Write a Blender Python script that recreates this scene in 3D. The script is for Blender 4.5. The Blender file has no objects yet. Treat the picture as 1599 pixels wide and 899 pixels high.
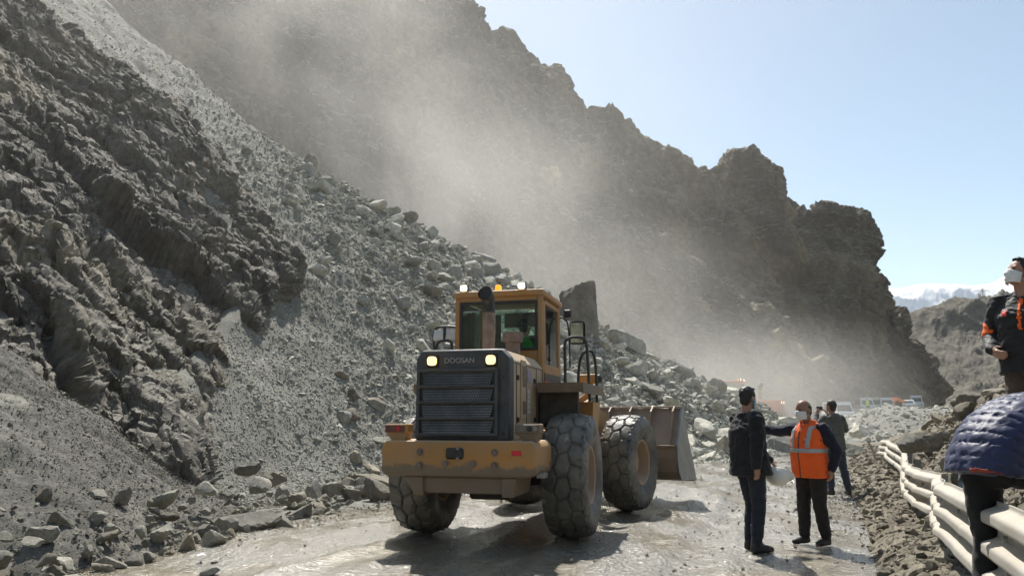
import bpy, bmesh, math, random
import numpy as np
from mathutils import Vector, Matrix, Euler

# ------------------------------------------------------------------ camera, sky, sun, exposure
SC = bpy.context.scene
COL = SC.collection
CAMZ = 1.45
FPX = 1209.0                      # focal length in photograph pixels (1599 wide)
PITCH = math.radians(9.65)
cam_data = bpy.data.cameras.new('camera')
cam = bpy.data.objects.new('camera', cam_data)
COL.objects.link(cam)
cam.location = (0, 0, CAMZ)
cam.rotation_euler = (math.radians(90) + PITCH, 0, 0)
cam_data.sensor_width = 36.0
cam_data.lens = FPX / 1599.0 * 36.0
cam_data.clip_start = 0.05
cam_data.clip_end = 20000
SC.camera = cam

SUN_EL = math.radians(55)
SUN_AZ = math.radians(-6)        # measured from +Y (straight ahead) towards +X
world = bpy.data.worlds.new('World')
SC.world = world
world.use_nodes = True
wn = world.node_tree.nodes
wl = world.node_tree.links
wn.clear()
w_out = wn.new('ShaderNodeOutputWorld')
w_bg = wn.new('ShaderNodeBackground')
w_sky = wn.new('ShaderNodeTexSky')
w_sky.sky_type = 'NISHITA'
w_sky.sun_disc = False
w_sky.sun_elevation = SUN_EL
w_sky.sun_rotation = SUN_AZ
w_sky.altitude = 1800
w_sky.air_density = 1.0
w_sky.dust_density = 3.2
w_sky.ozone_density = 0.7
w_bg.inputs['Strength'].default_value = 0.10
w_hs = wn.new('ShaderNodeHueSaturation')          # a pale, dusty sky
w_hs.inputs['Saturation'].default_value = 0.80
w_hs.inputs['Hue'].default_value = 0.482
wl.new(w_sky.outputs[0], w_hs.inputs['Color'])
wl.new(w_hs.outputs[0], w_bg.inputs['Color'])
wl.new(w_bg.outputs[0], w_out.inputs['Surface'])

sun_data = bpy.data.lights.new('sun', 'SUN')
sun = bpy.data.objects.new('sun', sun_data)
COL.objects.link(sun)
sun_data.energy = 4.7
sun_data.angle = math.radians(0.5)
sun_data.color = (1.0, 0.955, 0.88)
_sd = Vector((math.sin(SUN_AZ) * math.cos(SUN_EL), math.cos(SUN_AZ) * math.cos(SUN_EL), math.sin(SUN_EL)))
sun.rotation_euler = (-_sd).to_track_quat('-Z', 'Y').to_euler()
sun.location = _sd * 50

SC.view_settings.view_transform = 'Standard'
SC.view_settings.look = 'None'
SC.view_settings.gamma = 1.0
SC.view_settings.exposure = 0.66
SC.view_settings.use_curve_mapping = False
SC.render.engine = 'CYCLES'
SC.cycles.use_denoising = True
SC.cycles.max_bounces = 6
SC.cycles.diffuse_bounces = 3
SC.cycles.glossy_bounces = 3
SC.cycles.transparent_max_bounces = 12
SC.cycles.volume_bounces = 1
SC.cycles.volume_step_rate = 1.0
SC.cycles.volume_max_steps = 256
SC.cycles.sample_clamp_indirect = 6.0

# ------------------------------------------------------------------ helpers: pixels to points
CP, SP = math.cos(PITCH), math.sin(PITCH)
def ray(px, py):
    u = (px - 799.5) / FPX
    v = (449.5 - py) / FPX
    return np.array([u, CP - v * SP, SP + v * CP])
def P(px, py, d):
    r = ray(px, py)
    return np.array([0, 0, CAMZ]) + r * (d / r[1])
def PZ(px, z, d):
    # point at depth d in image column px at height z
    k = (z - CAMZ) / d              # = (SP+v CP)/(CP-v SP)
    v = (k * CP - SP) / (CP + k * SP)
    u = (px - 799.5) / FPX
    return np.array([u * d / (CP - v * SP), d, z])
def PG(px, py, z=0.0):
    r = ray(px, py)
    t = (z - CAMZ) / r[2]
    return np.array([0, 0, CAMZ]) + r * t
def project(p):
    p = np.atleast_2d(np.asarray(p, float)) - np.array([0, 0, CAMZ])
    f = p[:, 1] * CP + p[:, 2] * SP
    up = -p[:, 1] * SP + p[:, 2] * CP
    return np.stack([799.5 + FPX * p[:, 0] / f, 449.5 - FPX * up / f, f], 1)

# ------------------------------------------------------------------ helpers: noise
def _h(ix, iy, iz, s):
    h = (ix.astype(np.int64) * 374761393 + iy.astype(np.int64) * 668265263 + iz.astype(np.int64) * 2147483647 + s * 1274126177) & 0xFFFFFFFF
    h = ((h ^ (h >> 13)) * 1274126177) & 0xFFFFFFFF
    h = ((h ^ (h >> 16)) * 2246822519) & 0xFFFFFFFF
    h = h ^ (h >> 15)
    return h
def rnd3(ix, iy, iz, s):
    h = _h(ix, iy, iz, s)
    return (h & 1023) / 1023.0, ((h >> 10) & 1023) / 1023.0, ((h >> 20) & 1023) / 1023.0
def perlin(p, seed=0):
    p = np.asarray(p, float)
    i = np.floor(p).astype(np.int64)
    f = p - i
    w = f * f * f * (f * (f * 6 - 15) + 10)
    out = np.zeros(len(p))
    for dx in (0, 1):
        for dy in (0, 1):
            for dz in (0, 1):
                a, b, c = rnd3(i[:, 0] + dx, i[:, 1] + dy, i[:, 2] + dz, seed)
                g = (a * 2 - 1) * (f[:, 0] - dx) + (b * 2 - 1) * (f[:, 1] - dy) + (c * 2 - 1) * (f[:, 2] - dz)
                wx = w[:, 0] if dx else 1 - w[:, 0]
                wy = w[:, 1] if dy else 1 - w[:, 1]
                wz = w[:, 2] if dz else 1 - w[:, 2]
                out += g * wx * wy * wz
    return out
def fbm(p, octs=4, seed=0, gain=0.5):
    a, s, o = 1.0, 0.0, np.zeros(len(p))
    q = np.asarray(p, float).copy()
    for k in range(octs):
        o += a * perlin(q, seed + k * 17)
        q = q * 2.03 + 11.7
        a *= gain
    return o
def ridged(p, octs=4, seed=0, gain=0.55):
    a, o = 1.0, np.zeros(len(p))
    q = np.asarray(p, float).copy()
    for k in range(octs):
        n = 1 - np.abs(perlin(q, seed + k * 13)) * 2.2
        o += a * n * np.abs(n)
        q = q * 2.1 + 5.3
        a *= gain
    return o
def worley(p, seed=0):
    p = np.asarray(p, float)
    i = np.floor(p).astype(np.int64)
    f1 = np.full(len(p), 9.0); f2 = f1.copy(); cid = np.zeros(len(p))
    for dx in (-1, 0, 1):
        for dy in (-1, 0, 1):
            for dz in (-1, 0, 1):
                c = i + np.array([dx, dy, dz])
                a, b, e = rnd3(c[:, 0], c[:, 1], c[:, 2], seed)
                d = np.sqrt((c[:, 0] + a - p[:, 0])**2 + (c[:, 1] + b - p[:, 1])**2 + (c[:, 2] + e - p[:, 2])**2)
                near = d < f1
                f2 = np.where(near, f1, np.minimum(f2, d))
                cid = np.where(near, (_h(c[:, 0], c[:, 1], c[:, 2], seed + 5) & 4095) / 4095.0, cid)
                f1 = np.where(near, d, f1)
    return f1, f2, cid
def facets(p, seed=0, tilt=0.5, level=0.5):
    """piecewise planar noise: every cell has its own level and its own tilted face, like broken rock"""
    p = np.asarray(p, float)
    i = np.floor(p).astype(np.int64)
    f1 = np.full(len(p), 9.0); f2 = f1.copy(); val = np.zeros(len(p))
    for dx in (-1, 0, 1):
        for dy in (-1, 0, 1):
            for dz in (-1, 0, 1):
                c = i + np.array([dx, dy, dz])
                a, b, e = rnd3(c[:, 0], c[:, 1], c[:, 2], seed)
                r = p - (c + np.stack([a, b, e], 1))
                d = np.sqrt((r * r).sum(1))
                near = d < f1
                g0, g1, g2 = rnd3(c[:, 0], c[:, 1], c[:, 2], seed + 31)
                v = level * ((_h(c[:, 0], c[:, 1], c[:, 2], seed + 5) & 4095) / 4095.0 - 0.5) + tilt * 2 * ((g0 - 0.5) * r[:, 0] + (g1 - 0.5) * r[:, 1] + (g2 - 0.5) * r[:, 2])
                f2 = np.where(near, f1, np.minimum(f2, d))
                val = np.where(near, v, val); f1 = np.where(near, d, f1)
    return val, f2 - f1
def frame_of(e1, up=(0, 0, 1)):
    e1 = np.asarray(e1, float); e1 /= np.linalg.norm(e1)
    e2 = np.cross(up, e1); e2 /= np.linalg.norm(e2)
    return np.stack([e1, e2, np.cross(e1, e2)], 1)
def sstep(a, b, x):
    t = np.clip((np.asarray(x, float) - a) / (b - a), 0, 1)
    return t * t * (3 - 2 * t)

# ------------------------------------------------------------------ helpers: meshes and objects
def mesh_np(name, V, F, mat=None, smooth=False, sharp=None):
    me = bpy.data.meshes.new(name)
    V = np.asarray(V, float)
    if isinstance(F, np.ndarray):
        n, k = F.shape
        me.vertices.add(len(V)); me.vertices.foreach_set('co', V.astype(np.float32).ravel())
        me.loops.add(n * k); me.loops.foreach_set('vertex_index', F.astype(np.int32).ravel())
        me.polygons.add(n)
        me.polygons.foreach_set('loop_start', np.arange(0, n * k, k, dtype=np.int32))
        me.update(calc_edges=True)
        me.validate()
    else:
        me.from_pydata([tuple(v) for v in V], [], F)
        me.update()
    if smooth:
        me.polygons.foreach_set('use_smooth', [True] * len(me.polygons))
        if sharp is not None:
            me.set_sharp_from_angle(angle=math.radians(sharp))
    if mat is not None:
        for m in (mat if isinstance(mat, (list, tuple)) else [mat]):
            me.materials.append(m)
    return me
def link(name, data, parent=None):
    o = bpy.data.objects.new(name, data)
    COL.objects.link(o)
    if parent is not None:
        o.parent = parent
    return o
def tag(o, label=None, cat=None, group=None, kind=None):
    if label: o['label'] = label
    if cat: o['category'] = cat
    if group: o['group'] = group
    if kind: o['kind'] = kind
    return o
def empty(name, loc=(0, 0, 0), rz=0.0, parent=None):
    o = bpy.data.objects.new(name, None)
    o.empty_display_size = 0.2
    COL.objects.link(o)
    o.location = loc
    o.rotation_euler = (0, 0, rz)
    if parent is not None: o.parent = parent
    return o
def grid_faces(nu, nv, wrap_u=False):
    # vertex index = i*nv + j
    I, J = np.meshgrid(np.arange(nu if wrap_u else nu - 1), np.arange(nv - 1), indexing='ij')
    I = I.ravel(); J = J.ravel(); I2 = (I + 1) % nu
    return np.stack([I * nv + J, I2 * nv + J, I2 * nv + J + 1, I * nv + J + 1], 1)
def grid_normals(G):
    du = np.gradient(G, axis=0); dv = np.gradient(G, axis=1)
    n = np.cross(du, dv)
    n /= np.linalg.norm(n, axis=2, keepdims=True) + 1e-9
    return n
def catmull(pts, n):
    # pts (k,3) -> n samples, uniform parameter
    pts = np.asarray(pts, float)
    k = len(pts)
    ext = np.vstack([2 * pts[0] - pts[1], pts, 2 * pts[-1] - pts[-2]])
    t = np.linspace(0, k - 1, n)
    i = np.minimum(t.astype(int), k - 2)
    f = (t - i)[:, None]
    p0, p1, p2, p3 = ext[i], ext[i + 1], ext[i + 2], ext[i + 3]
    return 0.5 * (2 * p1 + (p2 - p0) * f + (2 * p0 - 5 * p1 + 4 * p2 - p3) * f**2 + (3 * p1 - p0 - 3 * p2 + p3) * f**3)
def loft_net(net, nu, nv):
    # net: rows x cols x 3 -> nu (across cols) x nv (across rows) x 3
    net = np.asarray(net, float)
    rows = np.stack([catmull(r, nu) for r in net])               # R x nu x 3
    out = np.stack([catmull(rows[:, i], nv) for i in range(nu)])  # nu x nv x 3
    return out

class MB:
    """collects shapes and links them as one mesh object"""
    def __init__(s):
        s.V = []; s.F = []; s.M = []; s.X = Matrix.Identity(4)
    def add(s, verts, faces, mi=0):
        b = len(s.V)
        X = s.X
        s.V.extend([tuple(X @ Vector(v)) for v in verts])
        s.F.extend([tuple(int(i) + b for i in f) for f in faces])
        s.M.extend([mi] * len(faces))
        return s
    def box(s, c, sz, bev=0.0, rot=None, mi=0, seg=1):
        bm = bmesh.new()
        bmesh.ops.create_cube(bm, size=1.0)
        for v in bm.verts: v.co = Vector((v.co.x * sz[0], v.co.y * sz[1], v.co.z * sz[2]))
        if bev > 0:
            bmesh.ops.bevel(bm, geom=list(bm.edges), offset=bev, segments=seg, affect='EDGES', profile=0.5)
        R = Euler(rot).to_matrix() if rot else Matrix.Identity(3)
        bm.verts.index_update()
        s.add([Vector(c) + R @ v.co for v in bm.verts], [[v.index for v in f.verts] for f in bm.faces], mi)
        bm.free()
        return s
    def hexa(s, pts, mi=0):
        # 8 corners: bottom 4 (ccw), top 4 (ccw)
        return s.add(pts, [(3, 2, 1, 0), (4, 5, 6, 7), (0, 1, 5, 4), (1, 2, 6, 5), (2, 3, 7, 6), (3, 0, 4, 7)], mi)
    def prism(s, prof, axis, a, b, mi=0):
        # prof list of 2D points; axis 'x': (y,z), 'y': (x,z), 'z': (x,y)
        def mk(p, t):
            return {'x': (t, p[0], p[1]), 'y': (p[0], t, p[1]), 'z': (p[0], p[1], t)}[axis]
        n = len(prof)
        vs = [mk(p, a) for p in prof] + [mk(p, b) for p in prof]
        fs = [tuple(range(n))[::-1], tuple(range(n, 2 * n))] + [(i, (i + 1) % n, n + (i + 1) % n, n + i) for i in range(n)]
        return s.add(vs, fs, mi)
    def tube(s, pts, r, n=8, mi=0, smooth_n=0, cap=True):
        pts = np.asarray(pts, float)
        if smooth_n: pts = catmull(pts, smooth_n)
        k = len(pts)
        rr = np.full(k, r) if np.isscalar(r) else np.interp(np.linspace(0, 1, k), np.linspace(0, 1, len(r)), r)
        tan = np.gradient(pts, axis=0); tan /= np.linalg.norm(tan, axis=1, keepdims=True) + 1e-9
        ref = np.array([0, 0, 1.0]) if abs(tan[0][2]) < 0.9 else np.array([1.0, 0, 0])
        vs = []
        a = np.cross(tan[0], ref); a /= np.linalg.norm(a)
        for i in range(k):
            a = a - tan[i] * np.dot(a, tan[i]); a /= np.linalg.norm(a) + 1e-9
            b = np.cross(tan[i], a)
            for j in range(n):
                t = 2 * math.pi * j / n
                vs.append(pts[i] + (a * math.cos(t) + b * math.sin(t)) * rr[i])
        fs = [(i * n + j, i * n + (j + 1) % n, (i + 1) * n + (j + 1) % n, (i + 1) * n + j) for i in range(k - 1) for j in range(n)]
        if cap:
            fs += [tuple(range(n))[::-1], tuple(range((k - 1) * n, k * n))]
        return s.add(vs, fs, mi)
    def cyl(s, a, b, r, n=16, mi=0):
        return s.tube([a, b], r, n, mi)
    def lathe(s, prof, axis_o, axis_d, n=32, mi=0):
        # prof list of (along, radius)
        d = Vector(axis_d).normalized()
        u = d.orthogonal().normalized(); w = d.cross(u)
        o = Vector(axis_o)
        vs = [o + d * al + (u * math.cos(2 * math.pi * j / n) + w * math.sin(2 * math.pi * j / n)) * r for al, r in prof for j in range(n)]
        m = len(prof)
        fs = [(i * n + j, i * n + (j + 1) % n, (i + 1) * n + (j + 1) % n, (i + 1) * n + j) for i in range(m - 1) for j in range(n)]
        return s.add(vs, fs, mi)
    def sphere(s, c, r, nu=12, nv=8, mi=0):
        r = (r, r, r) if np.isscalar(r) else r
        vs = []
        for i in range(nv + 1):
            ph = math.pi * i / nv
            for j in range(nu):
                th = 2 * math.pi * j / nu
                vs.append((c[0] + r[0] * math.sin(ph) * math.cos(th), c[1] + r[1] * math.sin(ph) * math.sin(th), c[2] + r[2] * math.cos(ph)))
        fs = [(i * nu + j, (i + 1) * nu + j, (i + 1) * nu + (j + 1) % nu, i * nu + (j + 1) % nu) for i in range(nv) for j in range(nu)]
        return s.add(vs, fs, mi)
    def build(s, name, mat, parent=None, smooth=True, sharp=35):
        me = bpy.data.meshes.new(name)
        me.from_pydata(s.V, [], s.F)
        for m in (mat if isinstance(mat, (list, tuple)) else [mat]): me.materials.append(m)
        me.polygons.foreach_set('material_index', s.M)
        bm = bmesh.new(); bm.from_mesh(me)
        bmesh.ops.remove_doubles(bm, verts=bm.verts, dist=1e-5)
        bmesh.ops.recalc_face_normals(bm, faces=bm.faces)
        bm.to_mesh(me); bm.free()
        if smooth:
            me.polygons.foreach_set('use_smooth', [True] * len(me.polygons))
            me.set_sharp_from_angle(angle=math.radians(sharp))
        me.update()
        return link(name, me, parent)

def copy_tree(o, parent=None, swap=None):
    c = o.copy(); COL.objects.link(c); c.parent = parent
    if swap and o.type == 'MESH':
        for sl in c.material_slots:
            nm = sl.material
            if nm in swap:
                sl.link = 'OBJECT'; sl.material = swap[nm]
    for ch in list(o.children): copy_tree(ch, c, swap)
    return c

# ------------------------------------------------------------------ helpers: materials
def new_mat(name):
    m = bpy.data.materials.new(name)
    m.use_nodes = True
    nt = m.node_tree
    return m, nt, nt.nodes['Principled BSDF']
def N(nt, t, **kw):
    n = nt.nodes.new(t)
    for k, v in kw.items():
        if k.startswith('i_'):
            key = k[2:].replace('_', ' ')
            n.inputs[key].default_value = v
        else:
            setattr(n, k, v)
    return n
def ramp(nt, src, stops):
    r = nt.nodes.new('ShaderNodeValToRGB')
    el = r.color_ramp.elements
    while len(el) > 1: el.remove(el[0])
    el[0].position = stops[0][0]; el[0].color = (*stops[0][1], 1) if len(stops[0][1]) == 3 else stops[0][1]
    for p, c in stops[1:]:
        e = el.new(p); e.color = (*c, 1) if len(c) == 3 else c
    nt.links.new(src, r.inputs[0])
    return r.outputs[0]
def noise(nt, scale, detail=4, rough=0.55, coord=None, dist=0.0, out='Fac'):
    n = nt.nodes.new('ShaderNodeTexNoise')
    n.inputs['Scale'].default_value = scale
    n.inputs['Detail'].default_value = detail
    n.inputs['Roughness'].default_value = rough
    n.inputs['Distortion'].default_value = dist
    if coord is not None: nt.links.new(coord, n.inputs['Vector'])
    return n.outputs[out]
def mixc(nt, fac, a, b, mode='MIX'):
    m = nt.nodes.new('ShaderNodeMix'); m.data_type = 'RGBA'; m.blend_type = mode
    for key, v in ((0, fac), (6, a), (7, b)):
        if hasattr(v, 'is_linked') or isinstance(v, bpy.types.NodeSocket): nt.links.new(v, m.inputs[key])
        elif key == 0: m.inputs[0].default_value = v
        else: m.inputs[key].default_value = (*v, 1)
    return m.outputs[2]
def bump(nt, bsdf, h, strength, dist, prev=None):
    b = nt.nodes.new('ShaderNodeBump')
    b.inputs['Strength'].default_value = strength
    b.inputs['Distance'].default_value = dist
    nt.links.new(h, b.inputs['Height'])
    if prev is not None: nt.links.new(prev, b.inputs['Normal'])
    nt.links.new(b.outputs[0], bsdf.inputs['Normal'])
    return b.outputs[0]
def ocoord(nt):
    return nt.nodes.new('ShaderNodeTexCoord').outputs['Object']

def rock_mat(name, dark, mid, light, scale=1.0, bump_d=0.05, rough=0.9, inst=False, stretch=None, ledge=None, broad=None):
    m, nt, b = new_mat(name)
    co = ocoord(nt)
    if stretch is not None:
        mp = N(nt, 'ShaderNodeMapping'); mp.inputs['Scale'].default_value = stretch[0]; mp.inputs['Rotation'].default_value = stretch[1]
        nt.links.new(co, mp.inputs[0]); cs = mp.outputs[0]
    else: cs = co
    n1 = noise(nt, 0.35 * scale, 6, 0.62, cs, 0.4)
    c1 = ramp(nt, n1, [(0.3, dark), (0.5, mid), (0.72, light)])
    n2 = noise(nt, 3.1 * scale, 6, 0.7, co)
    sp = ramp(nt, n2, [(0.3, (0.58, 0.58, 0.58)), (0.52, (1, 1, 1)), (0.74, (1.45, 1.42, 1.36))])
    c = mixc(nt, 1.0, c1, sp, 'MULTIPLY')
    if inst:
        oi = N(nt, 'ShaderNodeObjectInfo')
        rr = ramp(nt, oi.outputs['Random'], [(0.0, (0.55, 0.55, 0.53)), (0.4, (0.9, 0.9, 0.88)), (0.75, (1.1, 1.09, 1.05)), (1.0, (1.5, 1.47, 1.4))])
        c = mixc(nt, 1.0, c, rr, 'MULTIPLY')
    if broad is not None:
        # large areas of different rock
        nb_ = noise(nt, broad[0], 3, 0.55, co, 0.8)
        c = mixc(nt, 1.0, c, ramp(nt, nb_, [(0.36, broad[1]), (0.5, (1, 1, 1)), (0.64, broad[2])]), 'MULTIPLY')
    if ledge is not None:
        # pale debris on the flatter ledges, also painting in their sunlit look
        ge = N(nt, 'ShaderNodeNewGeometry'); sz = N(nt, 'ShaderNodeSeparateXYZ'); nt.links.new(ge.outputs['Normal'], sz.inputs[0])
        fz = ramp(nt, sz.outputs[2], [(ledge[0], (0, 0, 0)), (ledge[0] + 0.18, (ledge[2],) * 3)])
        c = mixc(nt, fz, c, ledge[1])
    nt.links.new(c, b.inputs['Base Color'])
    b.inputs['Roughness'].default_value = rough
    b.inputs['Specular IOR Level'].default_value = 0.25
    n3 = noise(nt, 7.0 * scale, 8, 0.7, co)
    bump(nt, b, n3, 0.9, bump_d)
    return m
def plain(name, col, rough=0.6, metal=0.0, var=0.12, scale=8.0, bump_d=0.0, spec=0.5):
    m, nt, b = new_mat(name)
    co = ocoord(nt)
    n1 = noise(nt, scale, 5, 0.6, co)
    lo = tuple(c * (1 - var) for c in col); hi = tuple(min(1, c * (1 + var)) for c in col)
    nt.links.new(ramp(nt, n1, [(0.3, lo), (0.7, hi)]), b.inputs['Base Color'])
    b.inputs['Roughness'].default_value = rough
    b.inputs['Metallic'].default_value = metal
    b.inputs['Specular IOR Level'].default_value = spec
    if bump_d: bump(nt, b, noise(nt, scale * 4, 5, 0.6, co), 0.6, bump_d)
    return m
def emit_mat(name, col, strength, base=(0.8, 0.8, 0.8)):
    m, nt, b = new_mat(name)
    b.inputs['Base Color'].default_value = (*base, 1)
    b.inputs['Emission Color'].default_value = (*col, 1)
    b.inputs['Emission Strength'].default_value = strength
    b.inputs['Roughness'].default_value = 0.2
    return m
def cloth(name, col, rough=0.85, bump_d=0.004, scale=14, var=0.18):
    m = plain(name, col, rough, 0, var, scale, bump_d, 0.25)
    m.node_tree.nodes['Principled BSDF'].inputs['Sheen Weight'].default_value = 0.12
    return m
def dirty_paint(name, col, dirt, amount=0.5, rough=0.5, zline=None, chips=(0.12, 0.07, 0.05)):
    """paint with dust, chips and (below zline, with a ragged edge) dried mud"""
    m, nt, b = new_mat(name)
    co = ocoord(nt)
    n1 = noise(nt, 2.6, 7, 0.68, co, 0.3)
    f1 = ramp(nt, n1, [(0.5 - 0.3 * amount, (0, 0, 0)), (0.78 - 0.2 * amount, (0.85, 0.85, 0.85))])
    c = mixc(nt, f1, col, dirt)
    n0 = noise(nt, 0.9, 3, 0.5, co)
    c = mixc(nt, 1.0, c, ramp(nt, n0, [(0.3, (0.82, 0.82, 0.82)), (0.7, (1.12, 1.1, 1.06))]), 'MULTIPLY')
    n2 = noise(nt, 9.0, 8, 0.7, co)
    f2 = ramp(nt, n2, [(0.655, (0, 0, 0)), (0.675, (1, 1, 1))])
    c = mixc(nt, f2, c, chips)
    # streaks running down
    mp = N(nt, 'ShaderNodeMapping'); mp.inputs['Scale'].default_value = (14, 14, 0.7)
    nt.links.new(co, mp.inputs[0])
    f3 = ramp(nt, noise(nt, 1.0, 4, 0.6, mp.outputs[0]), [(0.52, (0, 0, 0)), (0.75, (0.45, 0.45, 0.45))])
    c = mixc(nt, f3, c, dirt)
    if zline is not None:
        sx = N(nt, 'ShaderNodeSeparateXYZ'); nt.links.new(co, sx.inputs[0])
        ad = N(nt, 'ShaderNodeMath', operation='MULTIPLY_ADD'); nt.links.new(noise(nt, 5.0, 6, 0.7, co), ad.inputs[0]); ad.inputs[1].default_value = 0.34
        nt.links.new(sx.outputs[2], ad.inputs[2])
        ml = N(nt, 'ShaderNodeMath', operation='MULTIPLY'); nt.links.new(ad.outputs[0], ml.inputs[0]); ml.inputs[1].default_value = 0.25
        f4 = ramp(nt, ml.outputs[0], [((zline + 0.155) * 0.25, (1, 1, 1)), ((zline + 0.19) * 0.25, (0, 0, 0))])
        c = mixc(nt, f4, c, tuple(d * 0.62 for d in dirt))
    # dust on the upward faces, paled further to paint in the top light
    ge = N(nt, 'ShaderNodeNewGeometry'); sz = N(nt, 'ShaderNodeSeparateXYZ'); nt.links.new(ge.outputs['Normal'], sz.inputs[0])
    c = mixc(nt, ramp(nt, sz.outputs[2], [(0.55, (0, 0, 0)), (0.95, (0.75,) * 3)]), c, tuple(min(0.6, d * 1.55) for d in dirt))
    nt.links.new(c, b.inputs['Base Color'])
    rr = ramp(nt, n1, [(0.35, (rough,) * 3), (0.7, (min(1, rough + 0.35),) * 3)])
    nt.links.new(rr, b.inputs['Roughness'])
    bump(nt, b, noise(nt, 30.0, 5, 0.6, co), 0.25, 0.004)
    return m
# ------------------------------------------------------------------ the setting
rng = np.random.default_rng(7)
M_CLIFF = rock_mat('cliff_rock', (0.095, 0.087, 0.071), (0.16, 0.147, 0.12), (0.25, 0.23, 0.19), 1.3, 0.08, 0.9, stretch=((1.6, 1.6, 0.5), (0.2, 0.75, 0.0)), ledge=(0.72, (0.30, 0.285, 0.245), 0.7), broad=(0.14, (0.70, 0.70, 0.72), (1.35, 1.28, 1.12)))
M_MOUNT = rock_mat('mountain_rock', (0.07, 0.061, 0.044), (0.165, 0.141, 0.10), (0.35, 0.30, 0.215), 0.36, 0.9, 0.95, stretch=((1.5, 1.5, 0.5), (0.3, 0.5, 0)), ledge=(0.46, (0.36, 0.32, 0.245), 0.65), broad=(0.055, (0.48, 0.49, 0.52), (1.7, 1.52, 1.22)))
M_HILL = rock_mat('hill_soil', (0.11, 0.102, 0.083), (0.155, 0.142, 0.113), (0.21, 0.19, 0.15), 0.10, 1.6, 0.95)
M_SCREE = rock_mat('scree_gravel', (0.165, 0.162, 0.14), (0.23, 0.225, 0.195), (0.31, 0.303, 0.265), 3.2, 0.06, 0.9)
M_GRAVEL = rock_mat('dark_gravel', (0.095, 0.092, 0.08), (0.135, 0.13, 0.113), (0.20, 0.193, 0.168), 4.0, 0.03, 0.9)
M_BANK = rock_mat('bank_soil', (0.12, 0.105, 0.08), (0.19, 0.17, 0.13), (0.28, 0.255, 0.20), 2.4, 0.05, 0.92)
M_STONE = rock_mat('broken_stone', (0.33, 0.325, 0.285), (0.42, 0.412, 0.365), (0.52, 0.51, 0.455), 1.3, 0.03, 0.8, inst=True)
M_STONE_DK = rock_mat('grey_stone', (0.19, 0.183, 0.157), (0.27, 0.26, 0.222), (0.39, 0.375, 0.32), 3.0, 0.012, 0.8, inst=True)
M_STONE_TAN = rock_mat('tan_stone', (0.17, 0.15, 0.115), (0.25, 0.225, 0.18), (0.36, 0.33, 0.27), 2.2, 0.02, 0.85, inst=True)

def gz(x, y):
    return 2.6 * sstep(40, 122, y)
# road centre line (x, y)
ROAD = np.array([(-10.5, -40), (-6.2, -18), (-3.2, -4), (-1.6, 3), (-0.15, 8), (1.75, 13.5), (3.3, 17.5), (9.0, 30), (15.0, 41), (28, 62), (45, 92), (62, 122), (95, 170)], float)
def road_x(y):
    return np.interp(y, ROAD[:, 1], ROAD[:, 0])
RL0 = np.array([3.32, 5.9]); RLD = np.array([0.405, 0.914]); RLN = np.array([0.914, -0.405])   # guard rail line, along, away from road

# ground sheet to the horizon
gx = np.concatenate([[-2500, -1200, -600, -300, -150], np.linspace(-90, 110, 81), [160, 300, 600, 1200, 2500]])
gy = np.concatenate([[-2500, -1200, -500, -200, -80], np.linspace(-40, 150, 77), [200, 300, 600, 1200, 2500]])
GX, GY = np.meshgrid(gx, gy, indexing='ij')
GZ = gz(GX, GY) - 0.22 + 0.08 * perlin(np.stack([GX.ravel() * .4, GY.ravel() * .4, 0 * GX.ravel()], 1), 3).reshape(GX.shape)
o = link('ground', mesh_np('ground', np.stack([GX, GY, GZ], 2).reshape(-1, 3), grid_faces(len(gx), len(gy)), M_BANK, True))
tag(o, kind='structure')

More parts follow.
